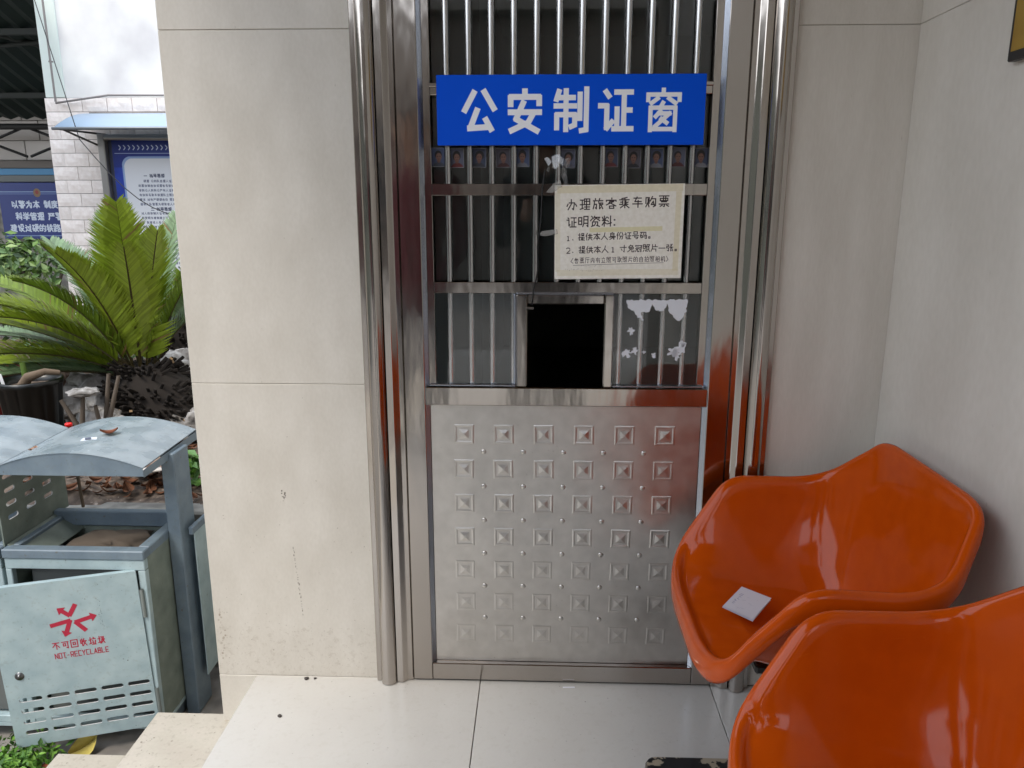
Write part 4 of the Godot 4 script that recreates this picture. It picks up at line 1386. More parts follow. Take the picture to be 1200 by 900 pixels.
	part("soil", lathe([Vector2(0.0, 0.31), Vector2(0.06, 0.305), Vector2(0.109, 0.30)], 24), soil, pot)
	var wood := sm(Color(0.40, 0.34, 0.28), 0.9)
	part("root_stub", tube([Vector3(-0.02, 0.29, 0.04), Vector3(0.03, 0.35, 0.05), Vector3(0.09, 0.37, 0.03), Vector3(0.13, 0.36, 0.0)], [0.022, 0.02, 0.014, 0.01], 8), wood, pot)
	part("green_shoot", tube([Vector3(-0.01, 0.29, 0.0), Vector3(-0.02, 0.40, 0.0)], [0.014, 0.010], 8), sm(Color(0.30, 0.40, 0.12), 0.6), pot)
	part("label_stake", cbox(Vector3(0.014, 0.07, 0.002), 0.0005), sm(Color(0.85, 0.85, 0.85), 0.6), pot, Vector3(-0.07, 0.33, 0.06), Vector3(0, 0, 12))
	var rp = thing("red_planter", "dark red planter half hidden behind the black pot", "pot", Vector3(-2.50, 0.2, -1.62))
	part("wall", lathe([Vector2(0.0, 0.0), Vector2(0.13, 0.0), Vector2(0.17, 0.25), Vector2(0.18, 0.27), Vector2(0.165, 0.28), Vector2(0.15, 0.24), Vector2(0.0, 0.24)], 24), sm(Color(0.42, 0.08, 0.10), 0.45), rp)
	# cut-back shrub stems
	var grey := sm(Color(0.36, 0.32, 0.28), 0.9)
	var cs = thing("cut_stems", "cut back bare grey shrub stems growing before the pale rocks", "shrub", Vector3(-1.80, 0.2, -1.10))
	stem_set(cs, Vector3(-0.02, 0, 0), [Vector3(-0.085, 0.275, 0.02), Vector3(0.0, 0.29, 0.01)], 0.013, grey)
	stem_set(cs, Vector3(0.02, 0.0, -0.02), [Vector3(0.045, 0.25, 0.01), Vector3(0.085, 0.37, -0.04), Vector3(0.12, 0.36, -0.05)], 0.012, grey)
	var fl = thing("flat_stone", "flat pale stone balanced on top of the cut stems", "rock", Vector3(-1.80, 0.497, -1.09))
	part("stone", rock_mesh(0.055, 0.28, 70, 3, 0.3), stone, fl, Vector3(0, 0.008, 0))
	var rc = thing("bottle_cap", "small bright red plastic cap at the bin roof seam", "cap", Vector3(-1.595, 0.492, -0.66))
	part("cap", lathe([Vector2(0.0, 0.012), Vector2(0.010, 0.0115), Vector2(0.012, 0.009), Vector2(0.012, 0.0), Vector2(0.0, 0.0)], 18), sm(Color(0.85, 0.06, 0.06), 0.35), rc)
	part("stick", tube([Vector3(0, 0.0, 0), Vector3(0.0, -0.30, -0.02)], 0.006, 6), wood, rc)
	# leafy bush in front of the blue notice
	var bush = thing("leafy_bush", "light green leafy bush growing below the blue wall banner", "shrub", Vector3(-3.38, 0.15, -3.2))
	part("leaves", leaf_clump(Vector3(0.55, 0.22, 0.3), 900, 0.032, [Color(0.13, 0.22, 0.05), Color(0.09, 0.17, 0.05), Color(0.20, 0.28, 0.10), Color(0.06, 0.11, 0.04)], 5, 0.5), leaf_mat(0.5), bush, Vector3(-0.1, 0.72, 0))
	stem_set(bush, Vector3.ZERO, [Vector3(-0.3, 0.7, 0), Vector3(0, 0.75, 0.05), Vector3(0.25, 0.7, 0)], 0.016, grey)
	var bush2 = thing("leafy_bush", "dark green bush low behind the cycad fronds", "shrub", Vector3(-2.9, 0.15, -2.9))
	part("leaves", leaf_clump(Vector3(0.7, 0.30, 0.3), 1100, 0.035, [Color(0.05, 0.10, 0.04), Color(0.08, 0.13, 0.06), Color(0.04, 0.07, 0.03)], 6, 0.5), leaf_mat(0.5), bush2, Vector3(0, 0.30, 0))
	# weeds and odd bits by the steps
	var wd = thing("weed_patch", "low bright green weeds growing between the bin and steps", "weeds", Vector3(-1.53, GROUND, -0.10))
	part("leaves", leaf_clump(Vector3(0.17, 0.065, 0.20), 900, 0.013, [Color(0.10, 0.24, 0.03), Color(0.16, 0.32, 0.04), Color(0.07, 0.17, 0.03)], 8, 0.6), leaf_mat(0.5), wd, Vector3(0, 0.04, 0))
	var wd2 = thing("weed_patch", "small green sprig growing behind the bin post", "weeds", Vector3(-1.285, 0.2, -0.86))
	part("leaves", leaf_clump(Vector3(0.07, 0.10, 0.06), 50, 0.030, [Color(0.08, 0.2, 0.04), Color(0.12, 0.26, 0.05)], 9, 0.6), leaf_mat(0.5), wd2, Vector3(0, 0.09, 0))
	var yl = thing("fallen_leaf", "pale yellow fallen leaf lying under the open bin door", "leaf", Vector3(-1.385, GROUND, -0.205), 0.9)
	part("blade", leaf_sheet(0.085, 0.034, 0.02), sm(Color(0.72, 0.66, 0.34), 0.7), yl, Vector3(0, 0.02, 0), Vector3(30, 0, 20))
	var bk = thing("brick_shard", "broken orange brick sliver lying among the weeds", "brick", Vector3(-1.41, GROUND, -0.14), 0.35)
	part("sliver", rock_mesh(0.04, 0.3, 55, 2, 0.3), sm(Color(0.62, 0.32, 0.22), 0.9), bk, Vector3(0, 0.02, 0)).scale = Vector3(1.5, 1, 0.45)

# ------------------------------------------------------------------ the building across the yard
func block_mesh(sd: int) -> ArrayMesh:
	var r := RandomNumberGenerator.new()
	r.seed = sd
	var st := begin()
	var w := 0.0965
	var h := 0.0495
	var g := []
	for i in 6:
		var col := []
		for j in 4:
			var edge := i == 0 or j == 0 or i == 5 or j == 3
			col.append(Vector3(lerpf(-w, w, i / 5.0), lerpf(-h, h, j / 3.0), 0.012 if edge else 0.012 + r.randf_range(0.002, 0.008)))
		g.append(col)
	for i in 5:
		for j in 3:
			quad(st, g[i][j + 1], g[i + 1][j + 1], g[i + 1][j], g[i][j])
	var c := [Vector3(-w, -h, 0), Vector3(w, -h, 0), Vector3(w, h, 0), Vector3(-w, h, 0)]
	for k in 4:
		var a: Vector3 = c[k]
		var b: Vector3 = c[(k + 1) % 4]
		quad(st, a, b, b + Vector3(0, 0, 0.012), a + Vector3(0, 0, 0.012))
	return done(st)

func yard_building():
	var b = thing("plaster_building", "white plaster building with split stone block facing across the yard", "building")
	bx("plaster_wall", Vector3(-3.86, GROUND, -7.5), Vector3(-0.84, 6.0, -4.42), M.plaster, b, 0.01)
	bx("mosaic_strip", Vector3(-3.858, 2.05, -4.419), Vector3(-3.70, 6.0, -4.412), sm(Color(0.82, 0.86, 0.835), 0.5), b, 0.002)
	# blocks
	var tones := []
	for k in 3:
		var m := triplanar(sm(Color(1, 1, 1), 0.85), 0.3)
		m.albedo_texture = ramp_tex(noise_img(128, 0.05, 4, 140 + k), Color(0.90, 0.86, 0.835).darkened(0.02 * k), Color(0.95, 0.92, 0.90).darkened(0.02 * k), 1.4)
		tones.append(m)
	var meshes := []
	for k in 6:
		meshes.append(block_mesh(150 + k))
	bx("mortar", Vector3(-3.858, GROUND, -4.4195), Vector3(-1.2, 2.045, -4.402), sm(Color(0.40, 0.36, 0.34), 0.9), b, 0.001)
	for j in 20:
		var y := 1.992 - j * 0.103
		if y < 0.1:
			break
		for i in 11:
			var x := -3.76 + i * 0.1975 + (0.0 if j % 2 else 0.098)
			part("block", meshes[(i * 7 + j * 5) % 6], tones[(i * 5 + j * 3) % 3], b, Vector3(x, y, -4.403))
		if j % 2 == 0:
			var half = part("block", meshes[j % 6], tones[j % 3], b, Vector3(-3.809, y, -4.403))
			half.scale.x = 0.5
	rebase(b, Vector3(-2.4, GROUND, -4.42))
	# conduits and cable
	var pipe := sm(Color(0.48, 0.46, 0.45), 0.5)
	var cd = thing("wall_conduit", "thin grey conduit pipe running down and along the plaster wall", "pipe", Vector3(-3.74, 2.0, -4.36))
	part("pipe", tube([Vector3(-0.01, 4.0, 0.02), Vector3(0.0, 0.01, 0.02)], 0.008, 8), pipe, cd)
	part("pipe", tube([Vector3(0.0, 0.0, 0.02), Vector3(0.42, 0.055, 0.02), Vector3(1.2, 0.05, 0.02)], 0.008, 8), pipe, cd)
	for y in [0.3, 1.0, 1.8]:
		part("clip", cbox(Vector3(0.03, 0.012, 0.02), 0.002), pipe, cd, Vector3(0.0, y, 0.015))
	var cb = thing("hanging_cable", "thin dark cable slung across the building in front of board", "cable", Vector3(0, 0, 0))
	var cp := []
	for k in 9:
		var t := k / 8.0
		cp.append(Vector3(-3.66, 2.70, -4.1).lerp(Vector3(-3.36, 1.70, -3.95), t))
	for k in range(1, 9):
		var t := k / 8.0
		cp.append(Vector3(-3.36, 1.70, -3.95).lerp(Vector3(-2.55, 1.13, -3.9), t) - Vector3(0, 0.14 * sin(PI * t), 0))
	part("cable", tube(cp, 0.0035, 6), sm(Color(0.16, 0.16, 0.17), 0.6), cb)
	rebase(cb, cp[0])
	# awning
	var aw = thing("awning", "pale blue grey polycarbonate awning above the notice board", "awning", Vector3(-3.56, 1.80, -4.38))
	var st := begin(true)
	for k in 8:
		var P = func(t, s):
			var z: float = 0.42 * t
			var y: float = 0.125 - 0.15 * pow(t, 1.8)
			return Vector3((0.045 if s == 0 else 1.9) - (0.045 * t if s == 0 else 0.0), y, z)
		var t0 := k / 8.0
		var t1 := (k + 1) / 8.0
		quad(st, P.call(t0, 0), P.call(t0, 1), P.call(t1, 1), P.call(t1, 0))
	var am := sm(Color(0.60, 0.68, 0.76), 0.3)
	am.backlight_enabled = true
	am.backlight = Color(0.2, 0.24, 0.28)
	part("sheet", done(st), am, aw)
	part("front_edge", tube([Vector3(0.0, -0.024, 0.42), Vector3(1.9, -0.024, 0.42)], 0.011, 8), sm(Color(0.45, 0.47, 0.49), 0.4, 0.5), aw)
	part("wall_bar", cbox(Vector3(1.86, 0.02, 0.02), 0.003), sm(Color(0.42, 0.40, 0.38), 0.6), aw, Vector3(0.98, 0.125, -0.005))
	for x in [0.16, 1.5]:
		part("bracket", tube([Vector3(x, -0.14, 0.0), Vector3(x - 0.1, -0.026, 0.40)], 0.008, 6), sm(Color(0.30, 0.28, 0.27), 0.6), aw)
		part("bracket", tube([Vector3(x - 0.12, -0.026, 0.41), Vector3(x, -0.03, 0.0)], 0.008, 6), sm(Color(0.30, 0.28, 0.27), 0.6), aw)
	# notice board
	var img := Image.create(768, 768, false, Image.FORMAT_RGBA8)
	img.fill(Color(0.10, 0.18, 0.50))
	var nn := noise_img(256, 0.01, 3, 160)
	for y in range(0, 768):
		for x in range(0, 768):
			if y > 130:
				img.set_pixel(x, y, Color(0.12, 0.20, 0.56).lerp(Color(0.16, 0.28, 0.68), nn.get_pixel(x % 256, y % 256).r))
	for k in 34:     # row of chevrons
		var p := Vector2(40 + k * 24, 34)
		seg(img, p + Vector2(-5, -12), p + Vector2(5, 0), 5, Color(0.78, 0.82, 0.90))
		seg(img, p + Vector2(5, 0), p + Vector2(-5, 12), 5, Color(0.78, 0.82, 0.90))
	seg(img, Vector2(10, 62), Vector2(768, 62), 3, Color(0.7, 0.75, 0.85))
	var pc := Color(0.84, 0.85, 0.87)
	for rr in [[42, 74, 0.55], [52, 60, 1.0]]:
		var x0: float = rr[0]
		var rad := 46.0
		for y in range(int(rr[0]) + 34, 768):
			for x in range(int(x0), 768):
				var dx: float = max(0.0, x0 + rad - x)
				var dy: float = max(0.0, rr[0] + 34 + rad - y)
				if dx * dx + dy * dy < rad * rad:
					img.set_pixel(x, y, pc if rr[2] == 1.0 else Color(0.55, 0.64, 0.80))
	var tk := Color(0.28, 0.30, 0.38)
	write(img, "一 指导思想", Vector2(150, 164), Vector2(15, 15), 20, 3.2, tk)
	var chars := "为本制度科学管理严相建设过硬的铁路公安队提供人身份证号有可取自照片立以警一明资料客车票"
	var rg := RandomNumberGenerator.new()
	rg.seed = 33
	for row in 24:
		if row == 6:
			write(img, "二 指导思想", Vector2(170, 330), Vector2(15, 15), 20, 3.2, tk)
			continue
		var line := ""
		for k in 38:
			line += chars[rg.randi() % chars.length()] if rg.randf() > 0.06 else " "
		write(img, line, Vector2(146 if row == 0 else 118, 192 + row * 23), Vector2(11, 12), 15.5, 1.9, Color(0.36, 0.38, 0.46))
	seg(img, Vector2(330, 130), Vector2(350, 128), 6, Color(0.7, 0.2, 0.2))
	seg(img, Vector2(372, 128), Vector2(368, 160), 6, Color(0.7, 0.2, 0.2))
	var bm := sm(Color(1, 1, 1), 0.3)
	bm.albedo_texture = to_tex(img)
	var nb = thing("notice_board", "blue and white notice board in silver frame under the awning", "notice board", Vector3(-2.74, 0.60, -4.37))
	part("panel", face(1.18, 1.18), bm, nb, Vector3(0, 0.53, 0.045))
	part("case", cbox(Vector3(1.24, 1.18, 0.08), 0.003), sm(Color(0.2, 0.22, 0.3), 0.5), nb, Vector3(0, 0.53, 0.003))
	var al := sm(Color(0.62, 0.61, 0.60), 0.35, 0.8)
	part("frame_post", cbox(Vector3(0.055, 1.30, 0.13), 0.006), al, nb, Vector3(-0.648, 0.52, 0.03))
	part("frame_post", cbox(Vector3(0.055, 1.30, 0.13), 0.006), al, nb, Vector3(0.648, 0.52, 0.03))
	part("frame_top", cbox(Vector3(1.239, 0.04, 0.13), 0.006), al, nb, Vector3(0, 1.142, 0.03))
	part("pelmet", tube([Vector3(-0.61, 1.135, 0.10), Vector3(0.61, 1.125, 0.10)], 0.018, 10), al, nb)

func yard_shed():
	var w = thing("back_wall_building", "dim tiled wall with blue bands at the back of the yard", "building")
	bx("wall", Vector3(-9.0, GROUND, -7.0), Vector3(-3.87, 3.4, -6.45), M.concrete, w, 0.01)
	var wt := sm(Color(0.72, 0.70, 0.68), 0.6)
	for j in 3:
		for i in 8:
			bx("wall_tile", Vector3(-8.0 + i * 0.52 + 0.17 * (j % 2), 1.70 + j * 0.20, -6.449), Vector3(-7.49 + i * 0.52 + 0.17 * (j % 2), 1.893 + j * 0.20, -6.435), wt, w, 0.003)
	bx("ledge", Vector3(-9.0, 1.615, -6.449), Vector3(-3.88, 1.69, -6.38), sm(Color(0.42, 0.40, 0.38), 0.8), w, 0.004)
	bx("pale_blue_band", Vector3(-9.0, 1.545, -6.449), Vector3(-3.88, 1.614, -6.40), sm(Color(0.30, 0.52, 0.68), 0.6), w, 0.004)
	bx("grey_band", Vector3(-9.0, 1.475, -6.449), Vector3(-3.88, 1.544, -6.41), sm(Color(0.44, 0.46, 0.46), 0.8), w, 0.004)
	rebase(w, Vector3(-6.4, GROUND, -6.45))
	# roof of the open shed
	var r = thing("shed_roof", "dark green corrugated shed roof with steel purlins at the left", "roof")
	var st := begin()
	var A := Vector3(-9, 2.08, -6.5)
	var B := Vector3(-9, 3.55, -2.6)
	var N := 60
	for i in N:
		var xa := 5.1 * i / N
		var xb := 5.1 * (i + 1) / N
		var ha := 0.03 if i % 2 == 0 else 0.0
		var hb := 0.03 if i % 2 == 1 else 0.0
		quad(st, A + Vector3(xa, ha, 0), A + Vector3(xb, hb, 0), B + Vector3(xb, hb, 0), B + Vector3(xa, ha, 0))
	part("sheeting", done(st), sm(Color(0.04, 0.12, 0.10), 0.7), r)
	var fe := sm(Color(0.17, 0.19, 0.18), 0.7)
	for t in [0.15, 0.4, 0.65, 0.9]:
		var p := A.lerp(B, t) - Vector3(0, 0.03, 0)
		part("purlin", cbox(Vector3(5.1, 0.05, 0.04), 0.003), fe, r, p + Vector3(2.55, 0, 0))
	var dk := sm(Color(0.06, 0.06, 0.06), 0.7)
	part("truss_chord", tube([Vector3(-8, 2.02, -6.15), Vector3(-3.9, 2.0, -6.15)], 0.03, 8), dk, r)
	for i in 5:
		var x := -7.6 + i * 0.8
		part("truss_web", tube([Vector3(x, 1.72, -6.2), Vector3(x + 0.75, 2.0, -6.2)], 0.014, 6), dk, r)
		part("truss_web", tube([Vector3(x + 0.75, 1.72, -6.22), Vector3(x, 2.0, -6.22)], 0.014, 6), dk, r)
	part("rafter", tube([Vector3(-6.3, 3.0, -4.2), Vector3(-3.95, 2.5, -5.4)], 0.02, 6), fe, r)
	part("rafter", tube([Vector3(-6.5, 2.45, -5.3), Vector3(-3.95, 2.62, -5.1)], 0.02, 6), fe, r)
	rebase(r, Vector3(-6.4, 2.0, -6.3))
	# blue banner
	var img := Image.create(768, 384, false, Image.FORMAT_RGBA8)
	img.fill(Color(0.03, 0.16, 0.45))
	var c := Color(0.78, 0.82, 0.88)
	seg(img, Vector2(0, 60), Vector2(768, 60), 6, Color(0.5, 0.6, 0.75))
	seg(img, Vector2(0, 74), Vector2(768, 74), 3, Color(0.5, 0.6, 0.75))
	blot(img, 268, 66, 26, 30, 0, Color(0.45, 0.36, 0.24), 1.0)
	blot(img, 268, 62, 12, 14, 0, Color(0.5, 0.14, 0.12), 1.0)
	write(img, "以警为本 制度为纲", Vector2(80, 122), Vector2(40, 48), 51, 8.5, c)
	write(img, "科学管理 严警相", Vector2(100, 204), Vector2(40, 48), 51, 8.5, c)
	write(img, "建设过硬的铁路公安队", Vector2(52, 286), Vector2(40, 48), 51, 8.5, c)
	seg(img, Vector2(0, 364), Vector2(768, 364), 5, Color(0.5, 0.6, 0.75))
	var m := sm(Color(1, 1, 1), 0.4)
	m.albedo_texture = to_tex(img)
	var s = thing("wall_banner", "blue banner board with white slogans on the back wall", "sign", Vector3(-5.13, 1.175, -6.39))
	part("board", cbox(Vector3(1.19, 0.585, 0.02), 0.003), sm(Color(0.03, 0.16, 0.45), 0.4), s)
	part("lettering", face(1.18, 0.575), m, s, Vector3(0, 0, 0.0115))

# ------------------------------------------------------------------ behind the camera, mirrored by the steel
func surface_nets(bones: Array, cell: float, k: float) -> ArrayMesh:
	var lo := Vector3.ONE * 1e6
	var hi := -lo
	for b in bones:
		var rr: float = max(b[2], b[3]) + k + cell * 2.0
		for p in [b[0], b[1]]:
			lo = lo.min(p - Vector3.ONE * rr)
			hi = hi.max(p + Vector3.ONE * rr)
	var n := Vector3i(((hi - lo) / cell).ceil()) + Vector3i.ONE
	var sx := n.x
	var sxy := n.x * n.y
	var f := PackedFloat32Array()
	f.resize(sxy * n.z)
	f.fill(1.0)
	var id := PackedByteArray()
	id.resize(sxy * n.z)
	var best := PackedFloat32Array()
	best.resize(sxy * n.z)
	best.fill(9.0)
	for bi in bones.size():
		var b = bones[bi]
		var a: Vector3 = b[0]
		var ab: Vector3 = b[1] - a
		var l2: float = max(ab.length_squared(), 1e-8)
		var rr: float = max(b[2], b[3]) + k + cell * 1.5
		var l := Vector3i(((a.min(b[1]) - Vector3.ONE * rr - lo) / cell).floor()).clamp(Vector3i.ZERO, n - Vector3i.ONE)
		var h := Vector3i(((a.max(b[1]) + Vector3.ONE * rr - lo) / cell).ceil()).clamp(Vector3i.ZERO, n - Vector3i.ONE)
		for z in range(l.z, h.z + 1):
			for y in range(l.y, h.y + 1):
				for x in range(l.x, h.x + 1):
					var p := lo + Vector3(x, y, z) * cell
					var t := clampf((p - a).dot(ab) / l2, 0, 1)
					var d: float = p.distance_to(a + ab * t) - lerpf(b[2], b[3], t)
					var i := x + y * sx + z * sxy
					if d < best[i]:
						best[i] = d
						id[i] = bi
					var hh := clampf(0.5 + 0.5 * (f[i] - d) / k, 0, 1)
					f[i] = lerpf(f[i], d, hh) - k * hh * (1.0 - hh)
	var vid := {}
	var verts := []
	var cols := []
	var corner := [0, 1, sx, sx + 1, sxy, sxy + 1, sxy + sx, sxy + sx + 1]
	for z in n.z - 1:
		for y in n.y - 1:
			for x in n.x - 1:
				var i := x + y * sx + z * sxy
				var c := 0
				for q in 8:
					if f[i + corner[q]] < 0.0:
						c += 1
				if c == 0 or c == 8:
					continue
				var s := Vector3.ZERO
				var m := 0
				for q in 8:
					for ax in 3:
						if q & (1 << ax) == 0:
							var q2 := q | (1 << ax)
							var va := f[i + corner[q]]
							var vb := f[i + corner[q2]]
							if (va < 0.0) != (vb < 0.0):
								var o := Vector3(q & 1, (q >> 1) & 1, (q >> 2) & 1)
								o[ax] += va / (va - vb)
								s += o
								m += 1
				vid[i] = verts.size()
				verts.append(lo + (Vector3(x, y, z) + s / m) * cell)
				cols.append(bones[id[i]][4])
	var st := SurfaceTool.new()
	st.begin(Mesh.PRIMITIVE_TRIANGLES)
	st.set_smooth_group(0)
	for i in verts.size():
		st.set_color(cols[i])
		st.add_vertex(verts[i])
	var stepv := [1, sx, sxy]
	for i in vid:
		for ax in 3:
			var j: int = i + stepv[ax]
			if j >= f.size() or (f[i] < 0.0) == (f[j] < 0.0):
				continue
			var u: int = stepv[(ax + 1) % 3]
			var v: int = stepv[(ax + 2) % 3]
			if not (vid.has(i - u) and vid.has(i - v) and vid.has(i - u - v)):
				continue
			var q := [vid[i], vid[i - u], vid[i - u - v], vid[i - v]]
			if f[i] < 0.0:
				q.reverse()
			for e in [0, 1, 2, 0, 2, 3]:
				st.add_index(q[e])
	st.generate_normals()
	return st.commit()

func person(label, at: Vector3, turn: float, top: Color, legs: Color, holding: bool):
	var skin := Color(0.42, 0.25, 0.17)
	var shoe := Color(0.02, 0.02, 0.02)
	var P = func(x, y, z): return Vector3(x, y, z)
	var B := []
	for s in [-1.0, 1.0]:
		B.append([Vector3(s * 0.09, 0.88, 0), Vector3(s * 0.10, 0.48, -0.01), 0.088, 0.062, legs])
		B.append([Vector3(s * 0.10, 0.48, -0.01), Vector3(s * 0.105, 0.09, 0.02), 0.060, 0.044, legs])
		B.append([Vector3(s * 0.105, 0.04, 0.03), Vector3(s * 0.12, 0.035, -0.15), 0.042, 0.034, shoe])
		B.append([Vector3(s * 0.06, 1.34, 0.0), Vector3(s * 0.165, 1.32, 0.0), 0.075, 0.06, top])
		if holding:
			B.append([Vector3(s * 0.18, 1.31, 0.0), Vector3(s * 0.21, 1.06, -0.10), 0.056, 0.046, top])
			B.append([Vector3(s * 0.21, 1.06, -0.10), Vector3(s * 0.10, 1.16, -0.30), 0.045, 0.034, top])
		else:
			B.append([Vector3(s * 0.185, 1.31, 0.0), Vector3(s * 0.25, 1.04, 0.06), 0.056, 0.048, top])
			B.append([Vector3(s * 0.25, 1.04, 0.06), Vector3(s * 0.15, 0.90, -0.08), 0.046, 0.042, top])
	B.append([Vector3(0, 0.90, 0), Vector3(0, 1.10, 0.0), 0.135, 0.125, top])
	B.append([Vector3(-0.05, 1.12, 0), Vector3(-0.05, 1.28, 0.0), 0.11, 0.10, top])
	B.append([Vector3(0.05, 1.12, 0), Vector3(0.05, 1.28, 0.0), 0.11, 0.10, top])
	B.append([Vector3(0, 0.82, 0), Vector3(0, 0.90, 0.0), 0.125, 0.135, top])
	B.append([Vector3(0, 1.36, 0.0), Vector3(0, 1.46, -0.015), 0.056, 0.052, skin])
	B.append([Vector3(0, 1.53, -0.035), Vector3(0, 1.60, -0.01), 0.066, 0.088, skin])
	B.append([Vector3(0, 1.555, -0.098), Vector3(0, 1.53, -0.112), 0.010, 0.014, skin])
	var o = thing("person", label, "person", at, turn)
	var m := sm(Color(1, 1, 1), 0.8)
	m.vertex_color_use_as_albedo = true
	var body = part("body", surface_nets(B, 0.016, 0.03), m, o)
	part("hair", surface_nets([[Vector3(0, 1.62, 0.015), Vector3(0, 1.645, -0.01), 0.095, 0.088, shoe], [Vector3(0, 1.56, 0.05), Vector3(0, 1.62, 0.03), 0.06, 0.08, shoe]], 0.012, 0.03), m, o)
	for s in [-1.0, 1.0]:
		part("eye", rock_mesh(0.011, 0.6, 7, 2, 0.0), sm(Color(0.03, 0.02, 0.02), 0.3), o, Vector3(s * 0.031, 1.575, -0.088))
		part("ear", rock_mesh(0.026, 1.2, 8, 2, 0.1), sm(Color(0.68, 0.53, 0.45), 0.6), o, Vector3(s * 0.088, 1.565, 0.0)).scale = Vector3(0.35, 1, 0.7)
	part("mouth", cbox(Vector3(0.045, 0.008, 0.01), 0.003), sm(Color(0.55, 0.3, 0.28), 0.6), o, Vector3(0, 1.505, -0.095))
	if holding:
		for s in [-1.0, 1.0]:
			var H := []
			var w := Vector3(s * 0.10, 1.16, -0.30)
			var palm := Vector3(s * 0.088, 1.195, -0.335)
			H.append([w, palm, 0.028, 0.03, skin])
			H.append([palm, Vector3(s * 0.086, 1.235, -0.345), 0.026, 0.020, skin])
			for q in 4:
				var y := 1.185 + q * 0.019
				var k1 := Vector3(s * 0.098, y, -0.358)
				var k2 := Vector3(s * 0.086, y + 0.004, -0.385)
				var k3 := Vector3(s * (0.062 - 0.004 * absf(q - 1.5)), y + 0.006, -0.388)
				H.append([palm, k1, 0.012, 0.0095, skin])
				H.append([k1, k2, 0.0095, 0.009, skin])
				H.append([k2, k3, 0.009, 0.0075, skin])
			H.append([Vector3(s * 0.092, 1.18, -0.335), Vector3(s * 0.070, 1.205, -0.352), 0.013, 0.010, skin])
			H.append([Vector3(s * 0.070, 1.205, -0.352), Vector3(s * 0.050, 1.215, -0.354), 0.010, 0.008, skin])
			part("hand", surface_nets(H, 0.004, 0.006), m, o)
	return o

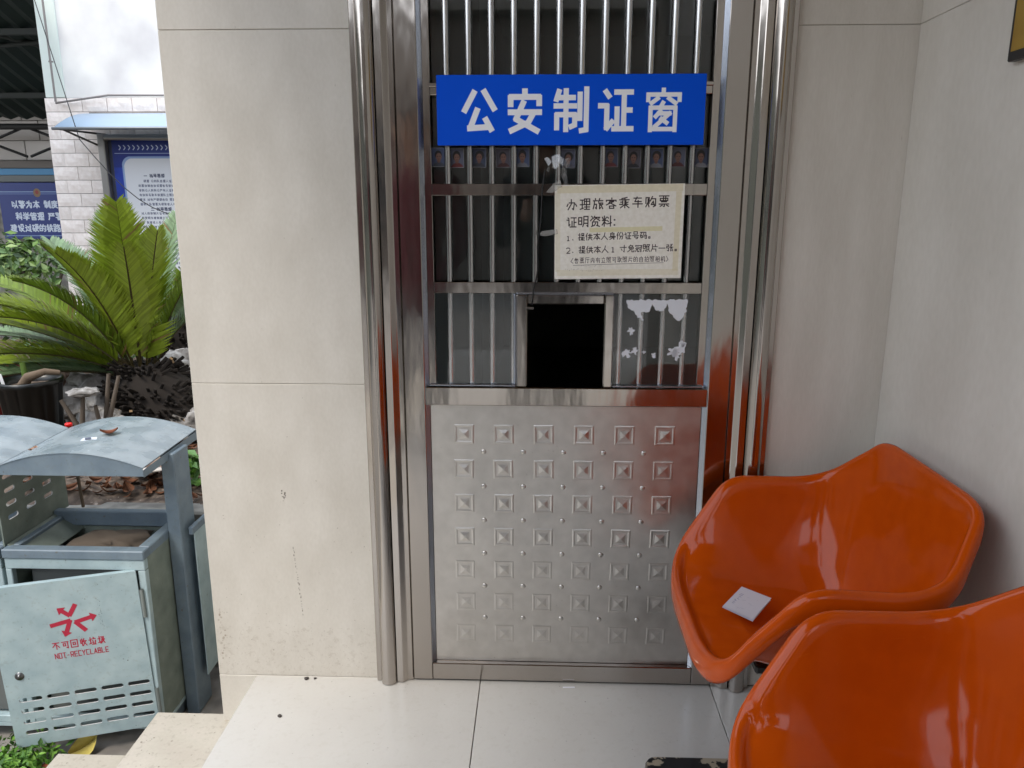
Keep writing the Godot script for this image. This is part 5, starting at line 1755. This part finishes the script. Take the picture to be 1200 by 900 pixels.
func behind_camera():
	var o = thing("facing_building", "plain grey building facing the porch from across the yard", "building", Vector3(2.0, GROUND, 14))
	bx("wall", Vector3(-9, 0, 0), Vector3(12, 5.2, 0.4), triplanar(sm(Color(0.36, 0.33, 0.30), 0.9), 2.0), o, 0.01)
	bx("eave", Vector3(-9.3, 5.21, -0.4), Vector3(12.3, 5.4, 0.8), M.grout, o, 0.01)
	for i in 7:
		var wn = bx("window", Vector3(-8 + i * 2.7, 1.4, -0.03), Vector3(-6.6 + i * 2.7, 3.0, -0.005), sm(Color(0.12, 0.14, 0.15), 0.1), o, 0.004)
		bx("sill", Vector3(-8.1 + i * 2.7, 1.3, -0.1), Vector3(-6.5 + i * 2.7, 1.39, -0.004), M.concrete, wn, 0.004).position -= wn.position
	var lb = thing("added_side_building", "long dull grey green building added out of view to block low sky", "building", Vector3(-7.5, GROUND, 6.0))  # added out of view: blocks low sky so glossy chairs mirror less brightness
	bx("wall", Vector3(-0.5, 0, -7.5), Vector3(0, 3.5, 9.5), triplanar(sm(Color(0.44, 0.45, 0.41), 0.9), 2.0), lb, 0.01)
	bx("eave", Vector3(-0.9, 3.51, -7.8), Vector3(0.5, 3.7, 9.8), M.grout, lb, 0.01)
	for i in 6:
		var wn = bx("window", Vector3(0.004, 1.3, -6.6 + i * 2.7), Vector3(0.03, 3.0, -5.2 + i * 2.7), sm(Color(0.12, 0.14, 0.15), 0.1), lb, 0.004)
		bx("sill", Vector3(0.004, 1.2, -6.7 + i * 2.7), Vector3(0.1, 1.29, -5.1 + i * 2.7), M.concrete, wn, 0.004).position -= wn.position
	person("person in red jacket and dark blue trousers standing on the porch", Vector3(-0.622, 0.0, 2.05), 0.1, Color(0.11, 0.018, 0.026), Color(0.012, 0.02, 0.04), false)
	person("person in black jacket holding a phone up before the door", Vector3(0.03, 0.0, 2.205), 0.0, Color(0.010, 0.010, 0.012), Color(0.012, 0.012, 0.016), true)
	var ph = thing("phone", "slim black phone held in both hands before the door", "phone", Vector3(0.03, 1.215, 1.834))
	part("body", cbox(Vector3(0.150, 0.072, 0.008), 0.003), M.black, ph)
	part("screen", cbox(Vector3(0.142, 0.066, 0.001), 0.0003), sm(Color(0.02, 0.02, 0.025), 0.08), ph, Vector3(0, 0, 0.0047))

# ------------------------------------------------------------------
func _ready():
	rng.seed = 20
	# camera
	var cam := Camera3D.new()
	cam.name = "camera"
	add_child(cam)
	cam.position = Vector3(0, 1.22, 1.8)
	cam.rotation_degrees = Vector3(-13.0, 2.0, 0.0)
	cam.fov = 53.13
	cam.near = 0.02
	cam.far = 400.0
	cam.current = true
	# overcast sky, soft sun
	var env := Environment.new()
	var sky := Sky.new()
	var psm := ProceduralSkyMaterial.new()
	psm.sky_top_color = Color(0.80, 0.84, 0.90)
	psm.sky_horizon_color = Color(0.92, 0.915, 0.91)
	psm.sky_curve = 0.2
	psm.ground_bottom_color = Color(0.45, 0.44, 0.43)
	psm.ground_horizon_color = Color(0.75, 0.75, 0.75)
	sky.sky_material = psm
	env.background_mode = Environment.BG_SKY
	env.sky = sky
	env.tonemap_mode = Environment.TONE_MAPPER_LINEAR
	env.tonemap_exposure = 3.85
	env.sdfgi_enabled = true
	env.ssao_enabled = true
	env.ssil_enabled = true
	var we := WorldEnvironment.new()
	we.environment = env
	add_child(we)
	var sun := DirectionalLight3D.new()
	sun.name = "sun"
	sun.light_energy = 0.22
	sun.light_angular_distance = 16.0
	sun.light_color = Color(1.0, 0.97, 0.93)
	sun.shadow_enabled = true
	add_child(sun)
	sun.rotation_degrees = Vector3(-55, -35, 0)
	materials()
	# ground
	var g = structure("ground")
	var gm := triplanar(sm(Color(1, 1, 1), 0.9), 1.8)
	gm.albedo_texture = ramp_tex(M.n2, Color(0.44, 0.42, 0.40), Color(0.60, 0.58, 0.55), 1.4)
	var gs := begin()
	quad(gs, Vector3(-80, GROUND, -80), Vector3(80, GROUND, -80), Vector3(80, GROUND, 80), Vector3(-80, GROUND, 80))
	part("paving", done(gs), gm, g)
	porch()
	back_room()
	security_door()
	yard_building()
	yard_shed()
	door_papers()
	chairs()
	plaque()
	litter_bin()
	garden()
	floor_litter()
	behind_camera()
